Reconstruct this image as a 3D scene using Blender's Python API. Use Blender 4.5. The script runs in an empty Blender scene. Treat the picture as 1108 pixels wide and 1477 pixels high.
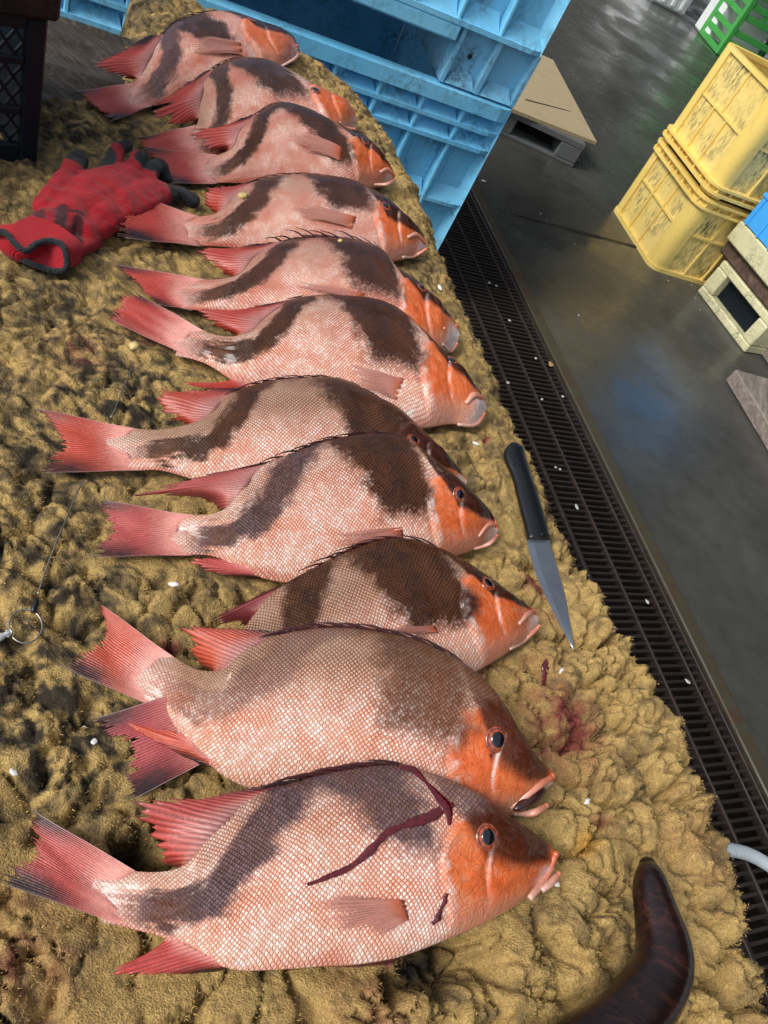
import bpy, math, random
import numpy as np
from mathutils import Vector, Matrix
from mathutils.bvhtree import BVHTree

random.seed(7); rng = np.random.default_rng(7)
S = bpy.context.scene; COL = S.collection
# ------------------------------------------------------------------ camera
PITCH, ROLL, FPX, EYE = math.radians(44.5), math.radians(33.4), 1109.0, 1.52
XW = np.array([1., 0, 0]); UW = np.array([0, math.sin(PITCH), math.cos(PITCH)]); FW = np.array([0, math.cos(PITCH), -math.sin(PITCH)])
RC = math.cos(ROLL)*XW + math.sin(ROLL)*UW; UC = -math.sin(ROLL)*XW + math.cos(ROLL)*UW; CC = np.array([0, 0, EYE])
cam = bpy.data.objects.new('camera', bpy.data.cameras.new('camera')); COL.objects.link(cam)
cam.data.sensor_fit = 'VERTICAL'; cam.data.sensor_height = 36.0; cam.data.lens = 36*FPX/1477
cam.data.clip_start = 0.02; cam.data.clip_end = 2000
cam.matrix_world = Matrix(((RC[0], UC[0], -FW[0], 0), (RC[1], UC[1], -FW[1], 0), (RC[2], UC[2], -FW[2], EYE), (0, 0, 0, 1)))
S.camera = cam
# ------------------------------------------------------------------ world, sun, exposure
SUN_EL, SUN_AZ = math.radians(43), math.radians(-139)        # azimuth from +Y towards +X
w = bpy.data.worlds.new('World'); S.world = w; w.use_nodes = True
nt = w.node_tree; nt.nodes.clear()
sky = nt.nodes.new('ShaderNodeTexSky'); sky.sky_type = 'NISHITA'; sky.sun_disc = False
sky.sun_elevation = SUN_EL; sky.sun_rotation = SUN_AZ; sky.air_density = 1.0; sky.dust_density = 3.0; sky.ozone_density = 1.0
bg = nt.nodes.new('ShaderNodeBackground'); bg.inputs['Strength'].default_value = 0.15
wo = nt.nodes.new('ShaderNodeOutputWorld'); hsv = nt.nodes.new('ShaderNodeHueSaturation'); hsv.inputs['Saturation'].default_value = 0.5; nt.links.new(sky.outputs[0], hsv.inputs['Color']); nt.links.new(hsv.outputs[0], bg.inputs[0]); nt.links.new(bg.outputs[0], wo.inputs[0])
sun = bpy.data.objects.new('sun', bpy.data.lights.new('sun', 'SUN')); COL.objects.link(sun)
sun.data.energy = 1.7; sun.data.angle = math.radians(20); sun.data.color = (1, 0.96, 0.9)
sd = Vector((math.sin(SUN_AZ)*math.cos(SUN_EL), math.cos(SUN_AZ)*math.cos(SUN_EL), math.sin(SUN_EL)))
sun.rotation_euler = sd.to_track_quat('Z', 'Y').to_euler()
S.view_settings.view_transform = 'Standard'; S.view_settings.look = 'None'; S.view_settings.gamma = 1
S.view_settings.use_curve_mapping = False; S.view_settings.exposure = 0.36

# ------------------------------------------------------------------ helpers
E1 = np.array([.617, -.787, 0.]); E2 = np.array([.787, .617, 0.])      # along the drain (towards us), across it (away)
ZT = 0.80                                                             # work table height
def ray(x, y): return FW + RC*((x-554)/FPX) - UC*((y-738.5)/FPX)
def at(x, y, z):
    d = ray(x, y); return CC + d*((z-EYE)/d[2])
def atv(P, z): return np.array([at(p[0], p[1], zz) for p, zz in zip(P, np.broadcast_to(z, len(P)))])
def W(a, b, z=0.): return E1*a + E2*b + np.array([0, 0, z])
def proj(P):
    v = np.asarray(P) - CC; d = v@FW; return np.stack([554+FPX*(v@RC)/d, 738.5-FPX*(v@UC)/d], -1)

def hsh(ix, iy, seed):
    h = (ix.astype(np.int64)*374761393 + iy.astype(np.int64)*668265263 + seed*1442695041) & 0x7fffffff
    h = ((h ^ (h >> 13))*1274126177) & 0x7fffffff
    return ((h ^ (h >> 16)) & 0xffffff)/float(0xffffff)
def noise(x, y, seed=0):
    ix = np.floor(x); iy = np.floor(y); fx = x-ix; fy = y-iy
    u = fx*fx*fx*(fx*(fx*6-15)+10); v = fy*fy*fy*(fy*(fy*6-15)+10)
    r = 0
    for dx in (0, 1):
        for dy in (0, 1):
            a = hsh(ix+dx, iy+dy, seed)*2*np.pi
            g = np.cos(a)*(fx-dx) + np.sin(a)*(fy-dy)
            r = r + g*(u if dx else 1-u)*(v if dy else 1-v)
    return r*1.4
def fbm(x, y, seed=0, o=4, g=.5):
    r = 0; a = 1.
    for k in range(o):
        r = r + a*noise(x*2**k, y*2**k, seed+k*17); a *= g
    return r
def worley(x, y, seed=0, two=False):
    ix = np.floor(x); iy = np.floor(y); f1 = np.full(x.shape, 9.); f2 = np.full(x.shape, 9.)
    for dx in (-1, 0, 1):
        for dy in (-1, 0, 1):
            cx = ix+dx; cy = iy+dy
            d = (cx+hsh(cx, cy, seed)-x)**2 + (cy+hsh(cx, cy, seed+5)-y)**2
            f2 = np.minimum(f2, np.maximum(f1, d)); f1 = np.minimum(f1, d)
    return (np.sqrt(f1), np.sqrt(f2)) if two else np.sqrt(f1)
def ss(a, b, x):
    t = np.clip((x-a)/(b-a), 0, 1); return t*t*(3-2*t)

def mesh_obj(name, V, Fc, mat, parent=None, smooth=True, cols=None, uv=None, origin=None):
    """one mesh object; V in world coordinates, moved into the parent's frame"""
    V = np.asarray(V, dtype=np.float64)
    off = np.zeros(3)
    if parent is not None: off = np.array(parent['_o'])
    elif origin is not None: off = np.asarray(origin)
    me = bpy.data.meshes.new(name)
    me.from_pydata((V-off).tolist() if len(V) < 5000 else [tuple(v) for v in (V-off)], [], Fc)
    if cols:
        for k, c in cols.items():
            a = me.color_attributes.new(k, 'FLOAT_COLOR', 'POINT')
            c = np.asarray(c, dtype=np.float32)
            if c.shape[1] == 3: c = np.concatenate([c, np.ones((len(c), 1), np.float32)], 1)
            a.data.foreach_set('color', c.ravel())
    if uv is not None:
        l = me.uv_layers.new(name='map'); idx = np.zeros(len(me.loops), dtype=np.int32); me.loops.foreach_get('vertex_index', idx)
        l.data.foreach_set('uv', np.asarray(uv, dtype=np.float32)[idx].ravel())
    if smooth: me.polygons.foreach_set('use_smooth', np.ones(len(me.polygons), dtype=bool))
    me.materials.append(mat)
    o = bpy.data.objects.new(name, me); COL.objects.link(o)
    if parent is not None: o.parent = parent; o['_o'] = list(off)
    else: o.location = off; o['_o'] = list(off)
    return o
def thing(name, label, cat, loc, group=None, kind=None):
    o = bpy.data.objects.new(name, None); COL.objects.link(o); o.location = loc; o['_o'] = [float(c) for c in loc]
    o.empty_display_size = .05
    return tag(o, label, cat, group, kind)
def tag(o, label=None, cat=None, group=None, kind=None):
    if label: o['label'] = label
    if cat: o['category'] = cat
    if group: o['group'] = group
    if kind: o['kind'] = kind
    return o
class MB:
    """collects boxes, prisms and tubes into one mesh"""
    def __init__(s): s.V = []; s.F = []; s.C = []
    def add(s, V, Fc, col=None):
        n = len(s.V); s.V += [tuple(v) for v in V]; s.F += [tuple(i+n for i in f) for f in Fc]
        if col is not None: s.C += [col]*len(V)
        return s
    def box(s, o, ax, ay, az, bev=0.0):
        """box from corner o along the three edge vectors, with chamfered edges when bev > 0"""
        o = np.asarray(o, float); ax, ay, az = (np.asarray(a, float) for a in (ax, ay, az))
        if np.dot(np.cross(ax, ay), az) < 0: ax, ay = ay, ax
        if bev <= 0:
            V = [o, o+ax, o+ax+ay, o+ay, o+az, o+ax+az, o+ax+ay+az, o+ay+az]
            return s.add(V, [(0, 3, 2, 1), (4, 5, 6, 7), (0, 1, 5, 4), (1, 2, 6, 5), (2, 3, 7, 6), (3, 0, 4, 7)])
        la, lb, lc = (np.linalg.norm(a) for a in (ax, ay, az)); ua, ub, uc = ax/la, ay/lb, az/lc
        b = min(bev, la*.45, lb*.45, lc*.45); V = []
        idx = {}
        for i in (0, 1):
            for j in (0, 1):
                for k in (0, 1):
                    c = o + ax*i + ay*j + az*k; sa, sb, sc = (ua*b*(1-2*i), ub*b*(1-2*j), uc*b*(1-2*k))
                    for m, p in enumerate((c+sb+sc, c+sa+sc, c+sa+sb)): idx[i, j, k, m] = len(V); V.append(p)
        Fc = []
        def q(*v):
            P = [np.asarray(V[i]) for i in v]; n = np.cross(P[1]-P[0], P[2]-P[0]); cc = o+(ax+ay+az)/2
            Fc.append(v if np.dot(n, sum(P)/len(P)-cc) > 0 else v[::-1])
        for i in (0, 1):
            q(idx[i,0,0,0], idx[i,1,0,0], idx[i,1,1,0], idx[i,0,1,0]); q(idx[0,i,0,1], idx[1,i,0,1], idx[1,i,1,1], idx[0,i,1,1]); q(idx[0,0,i,2], idx[1,0,i,2], idx[1,1,i,2], idx[0,1,i,2])
            for j in (0, 1):
                q(idx[0,i,j,1], idx[1,i,j,1], idx[1,i,j,2], idx[0,i,j,2]); q(idx[i,0,j,0], idx[i,1,j,0], idx[i,1,j,2], idx[i,0,j,2]); q(idx[i,j,0,0], idx[i,j,1,0], idx[i,j,1,1], idx[i,j,0,1])
                for k in (0, 1): q(idx[i,j,k,0], idx[i,j,k,1], idx[i,j,k,2])
        return s.add(V, Fc)
    def tube(s, P, r, n=10, cap=True, flat=1.0, up=(0, 0, 1), col=None):
        P = np.asarray(P, float); m = len(P); r = np.broadcast_to(np.asarray(r, float), (m,))
        T = np.gradient(P, axis=0); T /= np.linalg.norm(T, axis=1)[:, None]+1e-12
        V = []; up = np.asarray(up, float)
        for i in range(m):
            a = np.cross(up, T[i]); na = np.linalg.norm(a)
            if na < 1e-4: a = np.cross((1, 0, .2), T[i]); na = np.linalg.norm(a)
            a /= na; b = np.cross(T[i], a)
            for k in range(n):
                t = 2*math.pi*k/n; V.append(P[i] + r[i]*(a*math.cos(t) + b*flat*math.sin(t)))
        Fc = [(i*n+k, i*n+(k+1) % n, (i+1)*n+(k+1) % n, (i+1)*n+k) for i in range(m-1) for k in range(n)]
        if cap: Fc += [tuple(range(n-1, -1, -1)), tuple((m-1)*n+k for k in range(n))]
        return s.add(V, Fc, col)
    def prism(s, poly, off):
        poly = [np.asarray(p, float) for p in poly]; n = len(poly); off = np.asarray(off, float)
        V = poly + [p+off for p in poly]
        return s.add(V, [tuple(range(n))[::-1], tuple(range(n, 2*n))] + [(i, (i+1) % n, n+(i+1) % n, n+i) for i in range(n)])
    def ell(s, c, ax, ay, az, nu=12, nv=8, col=None):
        V = []; c = np.asarray(c, float); ax, ay, az = (np.asarray(a, float) for a in (ax, ay, az))
        for j in range(nv+1):
            p = math.pi*j/nv
            for i in range(nu):
                t = 2*math.pi*i/nu; V.append(c + ax*math.sin(p)*math.cos(t) + ay*math.sin(p)*math.sin(t) + az*math.cos(p))
        return s.add(V, [(j*nu+i, (j+1)*nu+i, (j+1)*nu+(i+1) % nu, j*nu+(i+1) % nu) for j in range(nv) for i in range(nu)], col)
    def build(s, name, mat, parent=None, smooth=False, origin=None, cols=None):
        return mesh_obj(name, np.array(s.V), s.F, mat, parent, smooth, {'col': np.array(s.C)} if s.C else cols, origin=origin)

def crv(P, n, closed=False):
    """smooth curve through the points, n samples evenly spaced along it"""
    P = np.asarray(P, float); d = np.r_[0, np.cumsum(np.linalg.norm(np.diff(P, axis=0), axis=1)+1e-9)]
    m = np.zeros_like(P); h = np.diff(d); s = np.diff(P, axis=0)/h[:, None]
    m[0] = s[0]; m[-1] = s[-1]
    if len(P) > 2: m[1:-1] = (s[:-1]*h[1:, None] + s[1:]*h[:-1, None])/(h[:-1]+h[1:])[:, None]
    def ev(q):
        i = np.clip(np.searchsorted(d, q, 'right')-1, 0, len(h)-1); t = ((q-d[i])/h[i])[:, None]; H = h[i][:, None]
        return (2*t**3-3*t**2+1)*P[i] + (t**3-2*t**2+t)*H*m[i] + (-2*t**3+3*t**2)*P[i+1] + (t**3-t**2)*H*m[i+1]
    Q = ev(np.linspace(0, d[-1], max(400, 2*n))); c = np.r_[0, np.cumsum(np.linalg.norm(np.diff(Q, axis=0), axis=1))]
    g = np.linspace(0, c[-1], n); return np.stack([np.interp(g, c, Q[:, k]) for k in range(P.shape[1])], 1)

# ------------------------------------------------------------------ materials
class N:
    def __init__(s, name):
        s.m = bpy.data.materials.new(name); s.m.use_nodes = True; s.t = s.m.node_tree; s.b = s.t.nodes['Principled BSDF']
    def n(s, typ, **kw):
        x = s.t.nodes.new('ShaderNode'+typ)
        for k, v in kw.items():
            if k[0] == '_': s.set(x.inputs[int(k[1:])], v)
            else: setattr(x, k, v)
        return x
    def set(s, inp, v):
        if hasattr(v, 'is_linked'): s.t.links.new(v, inp)
        elif isinstance(v, (tuple, list)) and len(v) == 3 and inp.type == 'RGBA': inp.default_value = (*v, 1)
        else: inp.default_value = v
    def P(s, **kw):
        for k, v in kw.items(): s.set(s.b.inputs[k.replace('_', ' ')], v)
        return s
    def math(s, op, a, b=0., c=0.):
        x = s.n('Math', operation=op); s.set(x.inputs[0], a); s.set(x.inputs[1], b); s.set(x.inputs[2], c); return x.outputs[0]
    def mix(s, f, a, b, mode='MIX'):
        x = s.n('MixRGB', blend_type=mode); s.set(x.inputs[0], f); s.set(x.inputs[1], a); s.set(x.inputs[2], b); return x.outputs[0]
    def noise(s, scale, detail=4., rough=.55, vec=None, dist=0., out=0):
        x = s.n('TexNoise'); s.set(x.inputs['Scale'], scale); s.set(x.inputs['Detail'], detail); s.set(x.inputs['Roughness'], rough); s.set(x.inputs['Distortion'], dist)
        s.set(x.inputs['Vector'], vec if vec is not None else s.obj()); return x.outputs[out]
    def obj(s):
        if not hasattr(s, '_tc'): s._tc = s.n('TexCoord')
        return s._tc.outputs['Object']
    def scaled(s, v, vec=None):
        x = s.n('Mapping'); s.set(x.inputs[0], vec if vec is not None else s.obj()); x.inputs['Scale'].default_value = v; return x.outputs[0]
    def ramp(s, f, *st):
        x = s.n('ValToRGB'); s.set(x.inputs[0], f); e = x.color_ramp.elements
        while len(e) < len(st): e.new(.5)
        for i, (p, c) in enumerate(st): e[i].position = p; e[i].color = (*c, 1) if isinstance(c, (tuple, list)) else (c, c, c, 1)
        return x.outputs[0]
    def attr(s, name):
        x = s.n('Attribute'); x.attribute_name = name; return x
    def bump(s, h, dist, strength=1., nrm=None):
        x = s.n('Bump'); s.set(x.inputs['Height'], h); x.inputs['Distance'].default_value = dist; s.set(x.inputs['Strength'], strength)
        if nrm is not None: s.set(x.inputs['Normal'], nrm)
        return x.outputs[0]
M = {}
def mats():
    # wet concrete floor
    m = N('wet_concrete'); n1 = m.noise(1.3, 6, .6); n2 = m.noise(14, 5, .6); n3 = m.noise(160, 3)
    c = m.ramp(n1, (.3, (.036, .037, .034)), (.55, (.06, .061, .056)), (.75, (.085, .086, .078)))
    c = m.mix(m.ramp(n2, (.4, 0.), (.7, .45)), c, (.03, .028, .024)); c = m.mix(m.ramp(n3, (.5, 0.), (.75, .18)), c, (.10, .095, .085))
    r = m.ramp(m.noise(2.2, 5, .6, dist=.4), (.35, .14), (.62, .46))
    m.P(Base_Color=c, Roughness=r, Normal=m.bump(m.math('ADD', m.math('MULTIPLY', n3, .4), n2), .004, .35)); M['floor'] = m.m
    # carpet
    m = N('matted_pile'); a = m.attr('col').outputs[0]; n = m.noise(520, 3, .6); n2 = m.noise(150, 4, .6)
    c = m.mix(1., a, m.ramp(n, (.3, .68), (.7, 1.25)), 'MULTIPLY'); c = m.mix(.8, c, m.ramp(n2, (.3, .7), (.7, 1.25)), 'MULTIPLY')
    m.P(Base_Color=c, Roughness=.85, Specular_IOR_Level=.2, Normal=m.bump(m.math('ADD', n, n2), .004, .9)); M['carpet'] = m.m
    m = N('pile_fibre'); m.P(Base_Color=m.attr('col').outputs[0], Roughness=.8, Specular_IOR_Level=.2); M['fibre'] = m.m
    # old dark timber
    def wood(name, a, b, c3, rough=.75, ax=(2, 30, 30), bmp=.003):
        m = N(name); v = m.scaled(ax); n1 = m.noise(3, 6, .65, v, .6); n2 = m.noise(9, 4, .6, v)
        c = m.ramp(n1, (.3, a), (.5, b), (.72, c3)); m.P(Base_Color=c, Roughness=rough, Normal=m.bump(m.math('ADD', n1, n2), bmp, .8)); M[name] = m.m
    wood('weathered_timber', (.012, .01, .008), (.035, .027, .02), (.1, .08, .06), ax=(3, 40, 40))
    wood('grey_plank', (.1, .085, .07), (.2, .17, .14), (.32, .28, .24), ax=(20, 3, 20))
    wood('brown_board', (.03, .018, .012), (.085, .05, .035), (.16, .11, .08), ax=(10, 10, 10))
    wood('plywood', (.3, .24, .14), (.36, .29, .17), (.42, .34, .21), ax=(3, 30, 30), bmp=.001)
    wood('dark_polished_wood', (.006, .004, .004), (.014, .006, .005), (.05, .015, .011), rough=.2, ax=(9, 26, 26), bmp=.0006)
    # painted / moulded plastics with dirt
    def plast(name, col, col2, dirt, amt, rough=.45, sc=9., spk=60., st=None, spec=.5):
        m = N(name); n1 = m.noise(sc, 5, .65); n2 = m.noise(spk, 4, .7, m.scaled(st) if st else None); big = m.noise(2.5, 3, .6)
        c = m.mix(m.ramp(big, (.35, 0.), (.7, 1.)), col, col2)
        f = m.math('MULTIPLY', m.ramp(n1, (.42, 0.), (.68, 1.)), m.ramp(n2, (.42, 0.), (.56, 1.)))
        c = m.mix(m.math('MULTIPLY', f, amt), c, dirt)
        m.P(Base_Color=c, Roughness=m.ramp(n1, (.3, rough-.1), (.7, rough+.2)), Specular_IOR_Level=spec, Normal=m.bump(n2, .0012, .35)); M[name] = m.m
    plast('blue_plastic', (.15, .55, .86), (.24, .64, .9), (.035, .07, .08), .6)
    plast('blue_foot', (.16, .48, .72), (.26, .57, .78), (.02, .035, .04), .9)
    plast('blue_shaded', (.02, .13, .3), (.03, .15, .33), (.01, .03, .05), .4)  # darker copy of the box blue, with the shade inside painted in
    plast('bright_blue', (.05, .36, .85), (.06, .4, .9), (.03, .1, .2), .2)
    plast('yellow_plastic', (.82, .60, .15), (.86, .66, .22), (.25, .15, .04), .25)
    plast('yellow_panel', (.82, .62, .19), (.86, .68, .26), (.06, .06, .03), .95, sc=5.5, spk=70, st=(1, 1, .35))
    plast('green_plastic', (.05, .32, .06), (.07, .4, .08), (.02, .08, .02), .4)
    plast('grey_plastic', (.1, .11, .115), (.13, .14, .145), (.04, .04, .04), .6)
    plast('cream_plastic', (.6, .58, .34), (.68, .65, .42), (.1, .11, .05), .8, spk=90)
    plast('black_plastic', (.005, .008, .012), (.008, .012, .018), (.014, .015, .018), .3, rough=.35, spec=.18)
    plast('white_plastic', (.72, .78, .8), (.78, .8, .8), (.4, .4, .4), .4)
    plast('hose_plastic', (.45, .52, .56), (.5, .55, .58), (.3, .3, .3), .3, rough=.3)
    plast('rusty_steel', (.014, .010, .009), (.02, .013, .010), (.06, .03, .018), .6, rough=.55, sc=12)
    plast('curb_steel', (.045, .042, .024), (.055, .05, .028), (.06, .024, .012), .9, rough=.5, sc=7, spk=18)
    plast('brown_rim', (.009, .006, .006), (.02, .012, .010), (.07, .045, .03), .7, sc=40, spec=.2)
    plast('snap_metal', (.5, .52, .53), (.6, .6, .6), (.2, .2, .2), .4, rough=.25)
    m = N('drain_pit'); m.P(Base_Color=(.012, .009, .008), Roughness=.7); M['pit'] = m.m
    m = N('steel_wire'); m.P(Base_Color=(.35, .35, .34), Metallic=1., Roughness=.35); M['wire'] = m.m
    m = N('knife_blade'); n = m.noise(40, 4, .6, m.scaled((1, 30, 1))); m.P(Base_Color=m.ramp(n, (.3, (.42, .45, .47)), (.7, (.6, .63, .65))), Metallic=1., Roughness=m.ramp(n, (.3, .28), (.7, .42))); M['blade'] = m.m
    m = N('knife_handle'); m.P(Base_Color=(.008, .009, .011), Roughness=.3, Normal=m.bump(m.noise(300, 3), .0004, .4)); M['handle'] = m.m
    # fish
    m = N('scaled_skin'); mk = m.n('SeparateColor'); m.set(mk.inputs[0], m.attr('mask').outputs[0]); dark, head, belly = mk.outputs[0], mk.outputs[1], mk.outputs[2]
    mk2 = m.n('SeparateColor'); m.set(mk2.inputs[0], m.attr('mask2').outputs[0]); white, brown, pink = mk2.outputs[0], mk2.outputs[1], mk2.outputs[2]
    hs = m.attr('hue').outputs[0]
    uv = m.n('UVMap'); uv.uv_map = 'map'; wob = m.noise(55, 2, .5, uv.outputs[0], out=1)
    v = m.n('VectorMath', operation='MULTIPLY_ADD'); m.set(v.inputs[0], wob); v.inputs[1].default_value = (.0035, .0035, 0); lowf = m.noise(9, 2, .5, uv.outputs[0], out=1); v0 = m.n('VectorMath', operation='MULTIPLY_ADD'); m.set(v0.inputs[0], lowf); v0.inputs[1].default_value = (.016, .016, 0); m.set(v0.inputs[2], uv.outputs[0]); m.set(v.inputs[2], v0.outputs[0])
    sp = m.n('SeparateXYZ'); m.set(sp.inputs[0], v.outputs[0]); U = m.math('DIVIDE', sp.outputs[0], .0043); V = m.math('DIVIDE', sp.outputs[1], .0044)
    A = m.math('ADD', U, V); B = m.math('SUBTRACT', U, V)
    fa = m.math('SUBTRACT', 1., m.math('FRACT', A)); fb = m.math('SUBTRACT', 1., m.math('FRACT', B))
    tt = m.math('POWER', m.math('ADD', m.math('POWER', fa, 3.5), m.math('POWER', fb, 3.5)), 1/3.5)
    cell = m.n('CombineXYZ'); m.set(cell.inputs[0], m.math('FLOOR', A)); m.set(cell.inputs[1], m.math('FLOOR', B))
    wn = m.n('TexWhiteNoise'); wn.noise_dimensions = '2D'; m.set(wn.inputs['Vector'], cell.outputs[0]); rnd = wn.outputs['Value']
    mn = m.math('SMOOTH_MIN', fa, fb, .25); edge = m.math('MULTIPLY', m.math('ADD', m.ramp(mn, (0., 1.), (.12, .85), (.42, 0.)), m.ramp(tt, (.93, 0.), (1., .35))), m.ramp(m.noise(24, 5, .7, uv.outputs[0]), (.34, .3), (.6, 1.)))  # orange scale rims, plus lit tips and shaded bases put into the colour
    var = m.noise(28, 4, .6, uv.outputs[0]); fine = m.noise(420, 3, .6, uv.outputs[0]); mid = m.noise(110, 4, .6, uv.outputs[0])
    pale = m.mix(m.ramp(var, (.35, 0.), (.7, 1.)), (.86, .77, .71), (.74, .52, .41)); pale = m.mix(m.ramp(m.math('ADD', rnd, m.math('MULTIPLY', var, 1.2)), (.95, 0.), (1.5, 1.)), pale, m.mix(.35, pale, (.6, .14, .045)))
    pale = m.mix(brown, pale, (.40, .255, .175)); lat = m.mix(brown, (.58, .13, .04), (.17, .05, .02)); lat = m.mix(belly, lat, (.62, .26, .16))
    pale = m.mix(pink, pale, (.54, .175, .115)); lat = m.mix(pink, lat, (.40, .055, .028))
    skin = m.mix(edge, pale, lat)
    dcol = m.mix(edge, m.mix(1., hs, m.ramp(m.math('MULTIPLY', m.math('ADD', rnd, var), .5), (.25, .45), (.75, 2.4)), 'MULTIPLY'), m.mix(m.ramp(var, (.3, .25), (.7, .9)), hs, (.20, .065, .018)))
    dkE = m.ramp(m.math('ADD', dark, m.math('MULTIPLY', m.math('SUBTRACT', m.math('ADD', rnd, var), 1.), .26)), (.12, 0.), (.88, 1.)); skin = m.mix(dkE, skin, dcol)
    hc = m.mix(m.ramp(var, (.3, 0.), (.7, 1.)), (.60, .10, .024), (.63, .165, .05)); hc = m.mix(m.ramp(mid, (.52, 0.), (.72, .5)), hc, (.62, .33, .2)); hc = m.mix(m.ramp(fine, (.5, 0.), (.7, .3)), hc, (.4, .07, .02))
    sq = m.noise(70, 3, .55, uv.outputs[0], 1.6); sq = m.math('ABSOLUTE', m.math('SUBTRACT', sq, .5)); hc = m.mix(m.math('MULTIPLY', m.ramp(sq, (.0, .6), (.022, 0.)), m.ramp(var, (.52, 0.), (.66, 1.))), hc, (.68, .42, .3)); hc = m.mix(m.ramp(m.noise(34, 4, .65, uv.outputs[0]), (.5, 0.), (.72, .25)), hc, (.40, .06, .018)); hc = m.mix(belly, hc, (.62, .38, .3)); hc = m.mix(m.math('MULTIPLY', m.ramp(dark, (.06, 0.), (.78, .99)), m.ramp(mid, (.35, 1.), (.75, .93))), hc, m.mix(m.ramp(var, (.35, .0), (.7, .5)), (.016, .005, .003), (.07, .016, .006)))
    c = m.mix(head, skin, hc); c = m.mix(white, c, (.7, .55, .5))
    sc = m.math('MULTIPLY', m.math('SUBTRACT', 1., head), m.ramp(tt, (0., .0), (.7, .8), (.88, 1.), (1., .2)))
    h = m.math('ADD', sc, m.math('MULTIPLY', m.math('ADD', mid, m.ramp(sq, (0., .5), (.05, 0.))), m.math('MULTIPLY', head, .7))); h = m.math('ADD', h, m.math('MULTIPLY', fine, .08))
    tilt = m.math('MULTIPLY', rnd, .12)
    m.P(Base_Color=c, Roughness=m.math('ADD', m.ramp(mid, (.3, .22), (.7, .40)), tilt), Specular_IOR_Level=.16, Coat_Weight=.3, Coat_Roughness=.07, Normal=m.bump(h, .0014, 1.)); 
    m.b.inputs['Subsurface Weight'].default_value = .06; m.b.inputs['Subsurface Radius'].default_value = (.006, .002, .001); M['fish'] = m.m
    m = N('fin_membrane'); uvv = m.attr('col').outputs[0]; n = m.noise(300, 3, .6)
    m.P(Base_Color=m.mix(.5, uvv, m.ramp(n, (.3, .75), (.7, 1.2)), 'MULTIPLY'), Roughness=.42, Coat_Weight=.08, Coat_Roughness=.2, Normal=m.bump(n, .0008, .6)); M['fin'] = m.m
    m = N('pectoral_membrane'); a = m.attr('col'); n = m.noise(300, 3, .6)
    m.P(Base_Color=m.mix(.4, a.outputs[0], m.ramp(n, (.3, .8), (.7, 1.2)), 'MULTIPLY'), Alpha=a.outputs['Alpha'], Roughness=.4, Normal=m.bump(n, .0004, .4)); M['pect'] = m.m
    m = N('wet_flesh'); n = m.noise(160, 4, .6); m.P(Base_Color=m.mix(.5, m.attr('col').outputs[0], m.ramp(n, (.3, .7), (.7, 1.25)), 'MULTIPLY'), Roughness=.3, Coat_Weight=.4, Coat_Roughness=.1, Normal=m.bump(n, .0012, .5)); M['flesh'] = m.m
    m = N('eye_gloss'); m.P(Base_Color=m.attr('col').outputs[0], Roughness=.12, Coat_Weight=1., Coat_Roughness=.03); M['eye'] = m.m
    m = N('fresh_blood'); n = m.noise(220, 3, .5); m.P(Base_Color=m.ramp(n, (.3, (.045, .0015, .003)), (.7, (.12, .004, .008))), Roughness=.1, Coat_Weight=1., Coat_Roughness=.03, Normal=m.bump(n, .0010, .5)); M['blood'] = m.m
    # glove
    m = N('knit_glove'); wv = m.n('TexWave', wave_type='BANDS', bands_direction='DIAGONAL'); m.set(wv.inputs['Vector'], m.scaled((1, -1, 0))); wv.inputs['Scale'].default_value = 220; wv.inputs['Distortion'].default_value = 2; wv.inputs['Detail'].default_value = 1
    n = m.noise(420, 3, .6); c = m.mix(.7, m.attr('col').outputs[0], m.ramp(m.math('MULTIPLY', m.math('ADD', wv.outputs['Fac'], n), .5), (.25, .7), (.7, 1.2)), 'MULTIPLY')
    m.P(Base_Color=c, Roughness=.85, Specular_IOR_Level=.15, Sheen_Weight=.1, Normal=m.bump(m.math('ADD', wv.outputs['Fac'], n), .0012, .7)); M['knit'] = m.m
    m = N('bait_crumb'); n = m.noise(200, 3); m.P(Base_Color=m.mix(.6, m.attr('col').outputs[0], m.ramp(n, (.3, .7), (.7, 1.2)), 'MULTIPLY'), Roughness=.45, Normal=m.bump(n, .001, .5)); M['crumb'] = m.m
mats()
# ================================================================== the setting
CURB = 1.925                                                           # E2 position of the steel kerb edge
GR0 = 1.36
def sheet(name, quads, mat, z, kind='structure'):
    b = MB()
    for (a0, a1, b0, b1) in quads: b.add([W(a0, b0, z), W(a1, b0, z), W(a1, b1, z), W(a0, b1, z)], [(0, 1, 2, 3)])
    o = b.build(name, mat); tag(o, kind=kind); return o
fl = sheet('floor', [(-260, 120, CURB+.045, 260), (-260, 120, -200, GR0-.03), (-260, -7.0, GR0-.03, CURB+.045), (3.0, 120, GR0-.03, CURB+.045)], M['floor'], 0)
tag(fl, 'wet dark concrete floor of the fish landing')
b = MB(); b.box(W(-7, GR0-.03, -.30), E1*10, E2*(CURB+.075-GR0), (0, 0, .04))
b.box(W(-7, GR0-.06, -.26), E1*10, E2*.03, (0, 0, .256)); b.box(W(-7, CURB+.045, -.26), E1*10, E2*.03, (0, 0, .256))
tag(b.build('drain_channel', M['pit']), 'dark channel under the drain grate', kind='structure')
j = MB(); p0 = at(738, 309, 0); p1 = at(905, 353, 0); dj = (p1-p0); pj = p0+dj*6
for k in range(24):
    q0 = p0+dj*6*k/24; q1 = p0+dj*6*(k+1)/24; nrm = np.array([-dj[1], dj[0], 0])/np.linalg.norm(dj)*(.006+.003*(k % 3)); lift = np.array([0, 0, .004])
    j.add([q0-nrm+lift, q1-nrm+lift, q1+nrm+lift, q0+nrm+lift], [(0, 1, 2, 3)])
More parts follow.
